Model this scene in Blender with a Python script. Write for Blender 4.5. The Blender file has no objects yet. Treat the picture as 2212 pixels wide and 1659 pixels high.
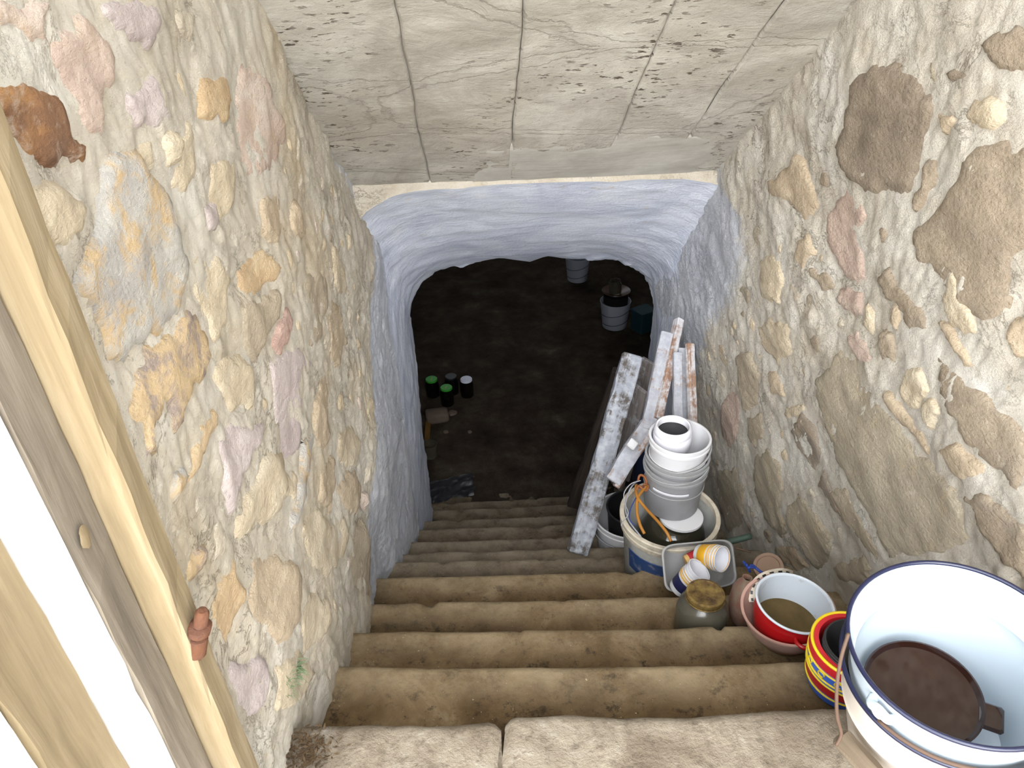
import bpy, math, random
import numpy as np
from mathutils import Vector, Matrix, noise

random.seed(7)
SC = bpy.context.scene
COL = SC.collection

# ------------------------------------------------------------------ camera
F = 1600.0                                   # focal length in pixels of the 2212 wide frame
PITCH, YAW, ROLL = map(math.radians, (33.0, 1.65, 2.0))
FWD = np.array([math.sin(YAW)*math.cos(PITCH), math.cos(YAW)*math.cos(PITCH), -math.sin(PITCH)])
_r0 = np.array([math.cos(YAW), -math.sin(YAW), 0.0]); _u0 = np.cross(_r0, FWD)
RIGHT = math.cos(ROLL)*_r0 - math.sin(ROLL)*_u0
UP = math.cos(ROLL)*_u0 + math.sin(ROLL)*_r0
cam = bpy.data.cameras.new('camera'); cam_o = bpy.data.objects.new('camera', cam); COL.objects.link(cam_o)
cam.sensor_fit = 'HORIZONTAL'; cam.sensor_width = 36.0; cam.lens = 36.0*F/2212.0
cam.clip_start = 0.02; cam.clip_end = 200
cam_o.matrix_world = Matrix(((RIGHT[0], UP[0], -FWD[0], 0), (RIGHT[1], UP[1], -FWD[1], 0), (RIGHT[2], UP[2], -FWD[2], 0), (0, 0, 0, 1)))
SC.camera = cam_o

# ------------------------------------------------------------------ light
world = bpy.data.worlds.new('sky'); SC.world = world; world.use_nodes = True
bg = world.node_tree.nodes['Background']
bg.inputs['Color'].default_value = (0.90, 0.95, 1.0, 1); bg.inputs['Strength'].default_value = 3.4
sun = bpy.data.lights.new('sun', 'SUN'); sun.energy = 2.5; sun.angle = math.radians(55); sun.color = (1.0, 0.975, 0.94)
sun_o = bpy.data.objects.new('sun', sun); COL.objects.link(sun_o)
sun_o.rotation_euler = Vector((0.05, 0.90, -0.43)).to_track_quat('-Z', 'Y').to_euler()
SC.view_settings.view_transform = 'Standard'; SC.view_settings.look = 'None'
SC.view_settings.gamma = 1.0; SC.view_settings.use_curve_mapping = False
SC.view_settings.exposure = 1.22

# ------------------------------------------------------------------ pixel helpers (plan of the place)
def ray(x, y): return FWD + RIGHT*(x-1106)/F - UP*(y-829.5)/F
def onX(x, y, X): r = ray(x, y); return r*X/r[0]
def onY(x, y, Y): r = ray(x, y); return r*Y/r[1]
def onZ(x, y, Z): r = ray(x, y); return r*Z/r[2]
CS, CY, CZ = 0.749, 1.514, -0.133            # the sloping ceiling: z = CZ - CS*(y-CY)
def zceil(y): return CZ - CS*(y-CY)
XL = -0.40
XR0, BAT = 0.74, 0.14                        # right wall leans out towards its foot
def xright(y, z): return XR0 + BAT*(zceil(y)-z)
def onR(x, y):
    r = ray(x, y); return r*(XR0+BAT*(CZ+CS*CY))/(r[0]+BAT*(CS*r[1]+r[2]))
def onC(x, y):
    r = ray(x, y); return r*(CZ+CS*CY)/(r[2]+CS*r[1])
def onL(x, y): return onX(x, y, XL)
def depth(p): return float(np.dot(np.array(p), FWD))
def mpx(p): return depth(p)/F
def near_vertical(p0, x, y):
    """point on the sight line through pixel (x,y) that is closest to the vertical over p0"""
    d = ray(x, y); d = d/np.linalg.norm(d); z = np.array([0, 0, 1.0]); w = -np.array(p0)
    b = d.dot(z); t = (b*z.dot(w)-d.dot(w))/(1-b*b)
    return d*t

# ------------------------------------------------------------------ materials
def lin(c):
    if isinstance(c, str):
        c = tuple(int(c[i:i+2], 16)/255 for i in (0, 2, 4))
    return tuple(v/12.92 if v <= 0.04045 else ((v+0.055)/1.055)**2.4 for v in c) + (1.0,)

class NT:
    def __init__(s, name):
        s.m = bpy.data.materials.new(name); s.m.use_nodes = True
        s.t = s.m.node_tree; s.n = s.t.nodes; s.b = s.n['Principled BSDF']; s._pos = None
    def node(s, typ, **kw):
        n = s.n.new(typ)
        for k, v in kw.items():
            if k.startswith('_'): setattr(n, k[1:], v)
            else: n.inputs[k.replace('__', ' ')].default_value = v
        return n
    def link(s, a, b): s.t.links.new(a, b)
    def pos(s):
        if s._pos is None: s._pos = s.n.new('ShaderNodeTexCoord').outputs['Object']
        return s._pos
    def mapped(s, scale):
        m = s.n.new('ShaderNodeMapping'); m.inputs['Scale'].default_value = scale
        s.link(s.pos(), m.inputs['Vector']); return m.outputs['Vector']
    def noise(s, scale, detail=5, rough=0.6, vec=None, dist=0.0):
        n = s.n.new('ShaderNodeTexNoise'); n.inputs['Scale'].default_value = scale
        n.inputs['Detail'].default_value = detail; n.inputs['Roughness'].default_value = rough
        n.inputs['Distortion'].default_value = dist
        s.link(vec if vec is not None else s.pos(), n.inputs['Vector']); return n.outputs['Fac']
    def voronoi(s, scale, feature='F1', vec=None):
        n = s.n.new('ShaderNodeTexVoronoi'); n.feature = feature; n.inputs['Scale'].default_value = scale
        s.link(vec if vec is not None else s.pos(), n.inputs['Vector']); return n.outputs['Distance']
    def ramp(s, fac, stops, interp='LINEAR'):
        r = s.n.new('ShaderNodeValToRGB'); cr = r.color_ramp; cr.interpolation = interp
        while len(cr.elements) > 1: cr.elements.remove(cr.elements[-1])
        cr.elements[0].position = stops[0][0]; cr.elements[0].color = lin(stops[0][1]) if not isinstance(stops[0][1], float) else (stops[0][1],)*3+(1,)
        for p, c in stops[1:]:
            e = cr.elements.new(p); e.color = lin(c) if not isinstance(c, float) else (c,)*3+(1,)
        s.link(fac, r.inputs['Fac']); return r.outputs['Color']
    def mix(s, fac, a, b, mode='MIX'):
        m = s.n.new('ShaderNodeMix'); m.data_type = 'RGBA'; m.blend_type = mode
        for sock, v in ((m.inputs[0], fac), (m.inputs[6], a), (m.inputs[7], b)):
            if isinstance(v, (int, float)): sock.default_value = v
            elif isinstance(v, tuple): sock.default_value = v
            elif isinstance(v, str): sock.default_value = lin(v)
            else: s.link(v, sock)
        return m.outputs[2]
    def math(s, op, a, b=0.0, clamp=False):
        m = s.n.new('ShaderNodeMath'); m.operation = op; m.use_clamp = clamp
        for sock, v in ((m.inputs[0], a), (m.inputs[1], b)):
            if isinstance(v, (int, float)): sock.default_value = v
            else: s.link(v, sock)
        return m.outputs[0]
    def bump(s, h, strength, dist=0.01, prev=None):
        b = s.n.new('ShaderNodeBump'); b.inputs['Strength'].default_value = strength; b.inputs['Distance'].default_value = dist
        s.link(h, b.inputs['Height'])
        if prev is not None: s.link(prev, b.inputs['Normal'])
        return b.outputs['Normal']
    def done(s, col=None, rough=0.8, normal=None, spec=0.3, metal=0.0, **kw):
        if col is not None:
            if isinstance(col, (str, tuple)): s.b.inputs['Base Color'].default_value = lin(col) if isinstance(col, str) else col
            else: s.link(col, s.b.inputs['Base Color'])
        if isinstance(rough, (int, float)): s.b.inputs['Roughness'].default_value = rough
        else: s.link(rough, s.b.inputs['Roughness'])
        s.b.inputs['Specular IOR Level'].default_value = spec; s.b.inputs['Metallic'].default_value = metal
        if normal is not None: s.link(normal, s.b.inputs['Normal'])
        for k, v in kw.items(): s.b.inputs[k.replace('__', ' ')].default_value = v
        return s.m

MAT = {}
def simple(name, c, rough=0.5, spec=0.4, var=0.0, vscale=20, dirt=None, dirt_amt=0.5, dscale=12, bump=0.0, bscale=150, metal=0.0, **kw):
    """a plain material with a little mottling and, where wanted, dirt"""
    t = NT(name); col = lin(c)
    if var:
        a = tuple(max(0, v*(1-var)) for v in col[:3])+(1,); b = tuple(min(1, v*(1+var)) for v in col[:3])+(1,)
        col = t.mix(t.noise(vscale, 6), a, b)
    if dirt:
        f = t.ramp(t.noise(dscale, 8, 0.7), [(1-dirt_amt-0.12, 0.0), (1-dirt_amt+0.12, 1.0)])
        col = t.mix(f, col, lin(dirt))
    nrm = t.bump(t.noise(bscale, 4), bump, 0.004) if bump else None
    MAT[name] = t.done(col, rough, nrm, spec, metal, **kw); return MAT[name]

def paint_fac(t, gain=3.0):
    a = t.n.new('ShaderNodeAttribute'); a.attribute_name = 'paint'
    n1 = t.noise(22, 8, 0.7); n2 = t.noise(90, 5, 0.6)
    s = t.math('ADD', t.math('MULTIPLY', n1, 1.0), t.math('MULTIPLY', n2, 0.5))
    s = t.math('SUBTRACT', s, 0.75)
    v = t.math('ADD', a.outputs['Fac'], s)
    return t.math('ADD', t.math('MULTIPLY', t.math('SUBTRACT', v, 0.5), gain), 0.5, True)

def whitewash(t):
    c = t.ramp(t.noise(5, 8, 0.65), [(0.3, 'C4C7D0'), (0.5, 'D6D8DF'), (0.7, 'E6E8EC')])
    return t.mix(t.ramp(t.noise(16, 8, 0.7), [(0.60, 0.0), (0.74, 0.6)]), c, 'C9B795')

def wall_mat(name, cols, tint, tint2):
    t = NT(name)
    base = t.ramp(t.noise(4.5, 10, 0.68, dist=0.6), cols)
    base = t.mix(t.ramp(t.noise(2.3, 8, 0.6), [(0.50, 0.0), (0.72, 0.6)]), base, tint)
    base = t.mix(t.ramp(t.noise(7.0, 8, 0.7), [(0.58, 0.0), (0.75, 0.6)]), base, tint2)
    crk = t.ramp(t.math('ABSOLUTE', t.math('SUBTRACT', t.noise(6.5, 10, 0.72, dist=0.5), 0.5)), [(0.0, 1.0), (0.010, 0.0)])
    cmask = t.ramp(t.noise(3.1, 3), [(0.47, 0.0), (0.58, 0.8)])
    crk = t.math('MULTIPLY', crk, cmask)
    base = t.mix(t.math('MULTIPLY', crk, 0.8), base, '7A684F')
    base = t.mix(t.ramp(t.noise(140, 4, 0.7), [(0.62, 0.0), (0.72, 0.35)]), base, '6E6152')
    pf = paint_fac(t)
    col = t.mix(pf, base, whitewash(t))
    st = t.mapped((1, 0.45, 1.6))
    h = t.math('ADD', t.math('MULTIPLY', t.noise(30, 10, 0.74, st), 1.0), t.math('SUBTRACT', t.math('MULTIPLY', t.noise(85, 6, 0.7), 0.4), t.math('MULTIPLY', crk, 0.25)))
    n = t.bump(h, 0.9, 0.020)
    n = t.bump(t.noise(200, 5, 0.7), 0.6, 0.006, n)
    MAT[name] = t.done(col, 0.92, n, 0.15)
wall_mat('mortar_left', [(0.25, 'BDAF9A'), (0.42, 'D4C9B6'), (0.55, 'E2D9C9'), (0.75, 'F0EADF')], 'CDB283', 'CDBCB2')
wall_mat('mortar_right', [(0.25, 'BDB09D'), (0.42, 'D6CCBC'), (0.55, 'E6DFD2'), (0.75, 'F3EFE7')], 'C9B99F', 'BFB19E')

def stone_mat(name, cols, spots=None, spot_amt=0.5, streak=(1, 0.5, 1.4), wash=0.34):
    t = NT(name)
    v = t.mapped(streak)
    c = t.ramp(t.noise(9, 10, 0.68, v, 0.8), cols)
    c = t.mix(t.ramp(t.noise(60, 6, 0.7), [(0.55, 0.0), (0.75, 0.5)]), c, cols[0][1])
    if spots:
        c = t.mix(t.ramp(t.noise(15, 9, 0.72, dist=0.4), [(1-spot_amt-0.06, 0.0), (1-spot_amt+0.05, 0.95)]), c, spots)
    c = t.mix(t.ramp(t.noise(28, 8, 0.7), [(0.60, 0.0), (0.74, 0.55)]), c, 'DDD2BF')
    c = t.mix(wash, c, 'C9BEAC')
    h = t.math('ADD', t.noise(30, 9, 0.7, v), t.math('MULTIPLY', t.noise(120, 5, 0.6), 0.35))
    MAT[name] = t.done(c, 0.85, t.bump(h, 0.9, 0.020), 0.2)
stone_mat('stone_tan', [(0.3, '9E876A'), (0.5, 'B59E80'), (0.7, 'C8B69A')])
stone_mat('stone_beige', [(0.3, 'B5A184'), (0.5, 'CDBB9C'), (0.7, 'DACDB5')])
stone_mat('stone_pink', [(0.3, 'AF9186'), (0.5, 'CDB4A6'), (0.7, 'DCCDC2')], 'C9A98E', 0.4)
stone_mat('stone_lilac', [(0.3, 'A5949A'), (0.5, 'C3B4B6'), (0.7, 'D6CBC9')])
stone_mat('stone_grey', [(0.3, '8F8C8E'), (0.5, 'ABAAA8'), (0.7, 'C3C2BA')], 'C39F66', 0.46)
stone_mat('stone_purple', [(0.3, '6F5A57'), (0.5, '8C7672'), (0.7, 'A38F88')], 'D0AE78', 0.52)
stone_mat('stone_rust', [(0.3, '5A3822'), (0.45, '7E5230'), (0.58, 'AE7C44'), (0.7, 'A88872')], 'B4A08E', 0.45, wash=0.1)
stone_mat('stone_orange', [(0.3, 'B08A5C'), (0.5, 'C4A06E'), (0.7, 'D0B78E')])
stone_mat('stone_red', [(0.3, '96645E'), (0.5, 'AE827A'), (0.7, 'C2A399')])
stone_mat('stone_olive', [(0.3, '8C7C62'), (0.5, 'A3927A'), (0.7, 'B5A78E')])
stone_mat('stone_brown', [(0.3, '6A5C4E'), (0.5, '817262'), (0.7, '998A78')], '8E7F6C', 0.42, wash=0.15)
stone_mat('stone_sand', [(0.3, '7F6E5C'), (0.5, '94836E'), (0.7, 'AA9983')], '8C7E6E', 0.42, wash=0.2)
stone_mat('stone_slate', [(0.3, '807564'), (0.5, '9C8F79'), (0.7, 'B0A48C')], 'B49C76', 0.40)
stone_mat('stone_dark', [(0.3, '5E5046'), (0.5, '7A6A5C'), (0.7, '988574')], 'A5825A', 0.40)
stone_mat('stone_rose', [(0.3, 'A5857A'), (0.5, 'B99C90'), (0.7, 'C8B2A4')])
STONE_COL = MAT

def ceiling_mat():
    t = NT('ceiling_concrete')
    c = t.ramp(t.noise(3.2, 10, 0.68, dist=0.7), [(0.3, '8B867C'), (0.47, 'A29D94'), (0.6, 'B3AFA6'), (0.75, 'C6C2BA')])
    c = t.mix(t.ramp(t.noise(1.8, 6, 0.6), [(0.5, 0.0), (0.7, 0.5)]), c, 'A89F90')
    pits = t.ramp(t.noise(75, 3, 0.6, t.mapped((0.45, 1, 1))), [(0.59, 0.0), (0.64, 1.0)])
    zone = t.ramp(t.noise(3.6, 4), [(0.48, 0.05), (0.60, 1.0)])
    pf = t.math('MULTIPLY', pits, zone)
    c = t.mix(pf, c, '574F46')
    cr = t.voronoi(2.1, 'DISTANCE_TO_EDGE', t.mapped((0.5, 1.3, 1)))
    wob = t.math('ADD', cr, t.math('MULTIPLY', t.math('SUBTRACT', t.noise(9, 8, 0.7), 0.5), 0.16))
    crack = t.ramp(t.math('ABSOLUTE', t.math('SUBTRACT', wob, 0.03)), [(0.0, 1.0), (0.006, 0.0)])
    c = t.mix(t.math('MULTIPLY', crack, 0.35), c, '7C7366')
    h = t.math('SUBTRACT', t.noise(11, 10, 0.7, t.mapped((0.65, 1, 1)), 0.5), t.math('ADD', t.math('MULTIPLY', pf, 0.35), t.math('MULTIPLY', crack, 0.25)))
    MAT['ceiling_concrete'] = t.done(c, 0.9, t.bump(t.math('ADD', h, t.math('MULTIPLY', t.noise(70, 6, 0.7), 0.25)), 0.6, 0.016), 0.15)
ceiling_mat()
def patch_mat():
    t = NT('plaster_patch')
    c = t.ramp(t.noise(5, 9, 0.65), [(0.3, '99958D'), (0.5, 'A8A49D'), (0.7, 'B8B5AE')])
    h = t.noise(12, 8, 0.6, t.mapped((0.35, 1, 1)))
    MAT['plaster_patch'] = t.done(c, 0.9, t.bump(h, 0.4, 0.01), 0.15)
patch_mat()
def white_mat():
    t = NT('whitewash_arch')
    a = t.n.new('ShaderNodeAttribute'); a.attribute_name = 'paint'
    c = t.ramp(t.noise(3.5, 9, 0.62, dist=0.8), [(0.28, 'AEB4C6'), (0.45, 'C2C7D5'), (0.6, 'D0D4DF'), (0.75, 'E2E4EB')])
    c = t.mix(t.ramp(t.noise(11, 8, 0.7), [(0.62, 0.0), (0.74, 0.45)]), c, 'C4B08C')
    c = t.mix(t.ramp(t.noise(120, 3, 0.6), [(0.68, 0.0), (0.74, 0.6)]), c, '8C8478')
    h = t.math('ADD', t.noise(26, 9, 0.7, t.mapped((0.5, 1.5, 0.6)), 0.8), t.math('MULTIPLY', t.noise(95, 6, 0.65), 0.4))
    MAT['whitewash_arch'] = t.done(c, 0.8, t.bump(h, 0.7, 0.014), 0.25)
white_mat()
def step_mat(name, cols, dirt, edge_light):
    t = NT(name)
    c = t.ramp(t.noise(5.5, 10, 0.7, dist=0.5), cols)
    c = t.mix(t.ramp(t.noise(17, 10, 0.8), [(0.54, 0.0), (0.62, 0.85)]), c, dirt)
    c = t.mix(t.ramp(t.noise(55, 6, 0.75), [(0.56, 0.0), (0.66, 0.6)]), c, dirt)
    c = t.mix(t.ramp(t.noise(3.0, 7, 0.6), [(0.52, 0.0), (0.68, 0.6)]), c, dirt)
    wa = t.n.new('ShaderNodeAttribute'); wa.attribute_name = 'wear_and_light'
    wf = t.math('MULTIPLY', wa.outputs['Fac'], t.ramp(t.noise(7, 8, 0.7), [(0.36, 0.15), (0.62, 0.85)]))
    c = t.mix(wf, c, edge_light)  # pale front edge: light on the nosing put into the colour
    c = t.mix(t.ramp(t.noise(120, 3, 0.6), [(0.70, 0.0), (0.75, 0.6)]), c, 'CDBB9C')
    h = t.math('ADD', t.noise(22, 10, 0.7), t.math('MULTIPLY', t.noise(130, 4, 0.6), 0.3))
    MAT[name] = t.done(c, 0.9, t.bump(h, 0.6, 0.01), 0.2)
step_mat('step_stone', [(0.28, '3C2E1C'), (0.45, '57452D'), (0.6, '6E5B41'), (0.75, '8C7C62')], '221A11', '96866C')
step_mat('step_stone_lower', [(0.28, '352A1F'), (0.45, '4F4232'), (0.6, '685B48'), (0.75, '857866')], '1C1711', '857A6A')  # slightly darker, greyer tone for the lower steps
def threshold_mat():
    t = NT('threshold_stone')
    c = t.ramp(t.noise(7, 10, 0.7, dist=0.6), [(0.3, '6A5D4E'), (0.45, '877A69'), (0.6, 'A29684'), (0.75, 'C2B9AA')])
    c = t.mix(t.ramp(t.noise(13, 8, 0.72), [(0.60, 0.0), (0.70, 0.75)]), c, '54483A')
    c = t.mix(t.ramp(t.noise(5, 6, 0.6), [(0.62, 0.0), (0.7, 0.6)]), c, 'CBC5BB')
    h = t.math('ADD', t.noise(20, 10, 0.76), t.math('MULTIPLY', t.noise(140, 4, 0.6), 0.35))
    c = t.mix(t.ramp(t.noise(42, 8, 0.75), [(0.52, 0.0), (0.66, 0.7)]), c, '5E5345')
    MAT['threshold_stone'] = t.done(c, 0.9, t.bump(h, 0.95, 0.018), 0.2)
threshold_mat()
def dirt_floor():
    t = NT('earth_floor')
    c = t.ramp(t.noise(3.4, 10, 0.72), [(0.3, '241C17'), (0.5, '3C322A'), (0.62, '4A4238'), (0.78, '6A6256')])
    h = t.math('ADD', t.noise(9, 10, 0.72), t.math('MULTIPLY', t.noise(60, 5, 0.6), 0.4))
    MAT['earth_floor'] = t.done(c, 0.95, t.bump(h, 0.7, 0.03), 0.15)
dirt_floor()
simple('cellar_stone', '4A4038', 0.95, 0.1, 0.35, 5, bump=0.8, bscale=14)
simple('yard_ground', 'B9AE9C', 0.95, 0.1, 0.25, 6, bump=0.4, bscale=30)

def wood_mat(name, cols, axis='Z', paint=None, pamt=0.5, bumps=0.35):
    """bare or flaking wood with its grain along one local axis"""
    t = NT(name)
    sc = {'X': (1.2, 18, 18), 'Y': (18, 1.2, 18), 'Z': (18, 18, 1.2)}[axis]
    v = t.mapped(sc)
    g = t.noise(2.2, 8, 0.62, v, 0.4)
    c = t.ramp(g, cols)
    h = g
    if paint:
        f = t.ramp(t.math('ADD', t.math('MULTIPLY', t.noise(8, 9, 0.75), 0.75), t.math('MULTIPLY', t.noise(3.0, 6, 0.7, v), 0.25)), [(1-pamt-0.05, 0.0), (1-pamt+0.03, 1.0)])
        pc = t.mix(t.ramp(t.noise(34, 6, 0.6), [(0.4, 0.0), (0.75, 0.5)]), paint, 'D2D4D9')
        c = t.mix(f, c, pc)
        h = t.math('ADD', t.math('MULTIPLY', g, 0.5), t.math('MULTIPLY', f, 0.35))
    MAT[name] = t.done(c, 0.8, t.bump(h, bumps, 0.006), 0.25)
wood_mat('wood_tan', [(0.3, '6A5C45'), (0.5, '7C6D54'), (0.7, '8E8068')])
wood_mat('wood_grey', [(0.3, '564E44'), (0.5, '70675B'), (0.7, '8A8174')])
wood_mat('wood_white', [(0.3, 'D8CDBB'), (0.5, 'EAE4D8'), (0.7, 'F4F1EB')], paint='E8E6E2', pamt=0.62)
wood_mat('beam_white', [(0.3, '37332F'), (0.5, '544E49'), (0.7, '736D67')], paint='8C9099', pamt=0.53)
wood_mat('frame_white', [(0.3, '6E5A4A'), (0.5, '877260'), (0.7, '9C8878')], paint='9A9CA5', pamt=0.57)
wood_mat('frame_bare', [(0.3, '74574A'), (0.5, '927460'), (0.7, 'A68C78')], paint='BDBBBE', pamt=0.51)
wood_mat('board_grey', [(0.3, '6B625A'), (0.5, '8B8380'), (0.7, 'A8A2A0')], paint='A9A6A8', pamt=0.45)
wood_mat('wood_dark', [(0.3, '1E1916'), (0.5, '2E2722'), (0.7, '433A33')])
wood_mat('wood_driftwood', [(0.3, '443A2F'), (0.5, '5A4E3F'), (0.7, '6E6151')])

simple('enamel_white', 'B6C1CA', 0.18, 0.5, 0.03, 4)
simple('enamel_cream', 'C4BAB0', 0.22, 0.5, 0.05, 6, dirt='9A8768', dirt_amt=0.28, dscale=5)
simple('enamel_navy', '171A34', 0.3, 0.5, 0.3, 20)
simple('iron_rust', '54392D', 0.85, 0.2, 0.35, 60, dirt='5A3A28', dirt_amt=0.5, dscale=40, bump=0.5, bscale=120)
simple('wire_tan', '4E3C30', 0.7, 0.3, 0.25, 60)
simple('amber_glass', '24130E', 0.05, 0.6, 0.2, 8)
simple('sediment', '5A4B2E', 0.9, 0.2, 0.5, 30, bump=0.5, bscale=80)
simple('pot_red', '9C1014', 0.3, 0.5, 0.12, 6, dirt='6E2420', dirt_amt=0.3, dscale=8)
simple('pot_white', 'BFC6CE', 0.3, 0.5, 0.06, 10, dirt='8F887C', dirt_amt=0.30, dscale=30)
simple('bowl_pink', 'AE8C80', 0.5, 0.4, 0.1, 12, dirt='8A7464', dirt_amt=0.42, dscale=10)
simple('plastic_red', 'B8222A', 0.4, 0.5, 0.08, 15)
simple('plastic_blue', '3A62C4', 0.4, 0.5, 0.1, 15)
simple('plastic_yellow', 'D8BE22', 0.4, 0.5, 0.1, 15)
simple('plastic_black', '1C1C1E', 0.45, 0.4, 0.2, 20)
simple('plastic_black_dusty', '2A2A2B', 0.6, 0.4, 0.2, 20, dirt='4A463F', dirt_amt=0.3)
simple('plastic_white', 'CBCBCE', 0.35, 0.45, 0.03, 10, dirt='B5AC9C', dirt_amt=0.30, dscale=16)
simple('plastic_white_clean', 'D3D3DA', 0.3, 0.45, 0.03, 10)
simple('plastic_milky', 'A2A2A6', 0.4, 0.45, 0.05, 10, dirt='8E887E', dirt_amt=0.36, dscale=10, Transmission__Weight=0.35)
simple('plastic_clear', 'BFC0C2', 0.35, 0.45, 0.05, 10, dirt='9A958C', dirt_amt=0.35, dscale=14, Transmission__Weight=0.55)
simple('plastic_tray', '9C9C9C', 0.4, 0.45, 0.06, 10, dirt='7C7870', dirt_amt=0.35, dscale=14, Transmission__Weight=0.25)
simple('plastic_aged', 'C4BBAA', 0.5, 0.4, 0.1, 10, dirt='7E7361', dirt_amt=0.42, dscale=8)
simple('bucket_grey', 'A9AAA6', 0.5, 0.4, 0.08, 10, dirt='6F6A5E', dirt_amt=0.4, dscale=7)
simple('print_blue', '243C68', 0.5, 0.4, 0.15, 14, dirt='8E9094', dirt_amt=0.36, dscale=24)
simple('cup_yellow', 'E0A826', 0.4, 0.5, 0.1, 20)
simple('cup_navy', '24264E', 0.4, 0.5, 0.2, 30)
simple('cup_red', 'A8242C', 0.4, 0.5, 0.1, 20)
simple('cup_tan', 'C9A568', 0.5, 0.4, 0.1, 20)
simple('cable_orange', '966424', 0.5, 0.4, 0.12, 40)
simple('cable_rust', '7E4A28', 0.6, 0.4, 0.2, 40)
simple('twine_blue', '1E3478', 0.6, 0.3, 0.1, 40)
simple('wire_grey', '8F9096', 0.5, 0.4, 0.15, 40)
simple('lid_gold', '86703F', 0.5, 0.5, 0.12, 12, dirt='46301C', dirt_amt=0.49, dscale=30, metal=0.35)
simple('lid_green', '2E9A28', 0.4, 0.4, 0.08, 20)
simple('lid_mark', 'B9A23C', 0.5)
simple('lid_white', 'DDE2F4', 0.4, 0.4, 0.04, 20)
simple('jar_dark', '0C0A09', 0.08, 0.6)
simple('pipe_green', '35453C', 0.6, 0.3, 0.2, 30)
simple('pail_grey', 'AEB4C2', 0.5, 0.4, 0.06, 10)
simple('pail_line', '50566A', 0.5, 0.4)
simple('bowl_brown', '5A4030', 0.4, 0.5, 0.3, 12)
simple('jug_dusty', '8A4A42', 0.5, 0.4, 0.2, 10, dirt='8A7A68', dirt_amt=0.55, dscale=14)
simple('lid_dusty', '9A7F6C', 0.4, 0.4, 0.15, 14, Transmission__Weight=0.3)
simple('filler_blue', '1E2A44', 0.5, 0.4, 0.2, 10)
simple('crate_teal', '22424E', 0.6, 0.3, 0.15, 10)
simple('brick_pale', '6A5C52', 0.9, 0.2, 0.25, 14, bump=0.6, bscale=60)
simple('film_grey', '26262B', 0.45, 0.5, 0.3, 20)
simple('wood_ochre', '6E5226', 0.8, 0.2, 0.25, 20)
simple('grass_green', '56664A', 0.8, 0.2, 0.2, 20)
simple('dry_leaf', '4A3B2A', 0.85, 0.2, 0.4, 60)
def glass(name, c, trans=0.9, rough=0.08):
    t = NT(name); MAT[name] = t.done(lin(c), rough, None, 0.5, 0.0, Transmission__Weight=trans, IOR=1.45)
glass('glass_dusty', '8E8878', 0.75, 0.2)
glass('glass_demijohn', '3C3A2E', 0.55, 0.06)

# ------------------------------------------------------------------ mesh helpers
def sm(o, on=True):
    o.data.polygons.foreach_set('use_smooth', [on]*len(o.data.polygons)); return o
def mk(name, V, Fc, mat, parent=None, smooth=True, recentre=False):
    V = [tuple(map(float, v)) for v in V]
    c = (0, 0, 0)
    if recentre:
        a = np.array(V); c = (a.min(0)+a.max(0))/2; V = [tuple(np.array(v)-c) for v in V]
    me = bpy.data.meshes.new(name); me.from_pydata(V, [], Fc); me.validate(); me.update()
    o = bpy.data.objects.new(name, me); COL.objects.link(o)
    if mat: me.materials.append(MAT[mat])
    o.location = c
    if parent is not None: o.parent = parent
    if smooth: sm(o)
    return o
def tag(o, label, cat, group=None, kind=None):
    o['label'] = label; o['category'] = cat
    if group: o['group'] = group
    if kind: o['kind'] = kind
    return o
def struct(o, label, cat): return tag(o, label, cat, kind='structure')
def empty(name, loc=(0, 0, 0)):
    o = bpy.data.objects.new(name, None); COL.objects.link(o); o.location = loc; o.empty_display_size = 0.05; return o
def axis_empty(name, p0, p1, spin=0.0):
    """an Empty at p0 whose local z points at p1; returns it and the length"""
    d = Vector(np.array(p1)-np.array(p0)); o = empty(name, tuple(map(float, p0)))
    o.rotation_mode = 'QUATERNION'
    q = Vector((0, 0, 1)).rotation_difference(d.normalized())
    o.rotation_quaternion = q @ Matrix.Rotation(spin, 3, 'Z').to_quaternion()
    return o, d.length
def grid_faces(nu, nv, wrap=False):
    f = []
    for i in range(nu-1):
        for j in range(nv if wrap else nv-1):
            k = (j+1) % nv
            f.append((i*nv+j, i*nv+k, (i+1)*nv+k, (i+1)*nv+j))
    return f
def lathe(name, prof, mat, parent=None, seg=48, a0=0.0, a1=2*math.pi, wob=0.0, squash=None, smooth=True, cap=False):
    full = abs(a1-a0-2*math.pi) < 1e-6
    n = seg if full else seg+1
    V = []
    for r, z in prof:
        for j in range(n):
            a = a0+(a1-a0)*j/seg
            rr = r*(1+wob*noise.noise(Vector((math.cos(a)*1.5, math.sin(a)*1.5, z*8+len(name))))) if wob else r
            x, y = rr*math.cos(a), rr*math.sin(a)
            if squash: x *= squash[0]; y *= squash[1]
            V.append((x, y, z))
    o = mk(name, V, grid_faces(len(prof), n, full), mat, parent, smooth)
    if smooth: edge_split(o, 40)
    return o
def edge_split(o, deg=35):
    me = o.data
    import bmesh
    bm = bmesh.new(); bm.from_mesh(me)
    bmesh.ops.remove_doubles(bm, verts=bm.verts, dist=1e-6)
    bmesh.ops.recalc_face_normals(bm, faces=bm.faces)
    lim = math.radians(deg)
    for e in bm.edges:
        if len(e.link_faces) == 2: e.smooth = e.calc_face_angle(0) < lim
    bm.to_mesh(me); bm.free(); return o
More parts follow.
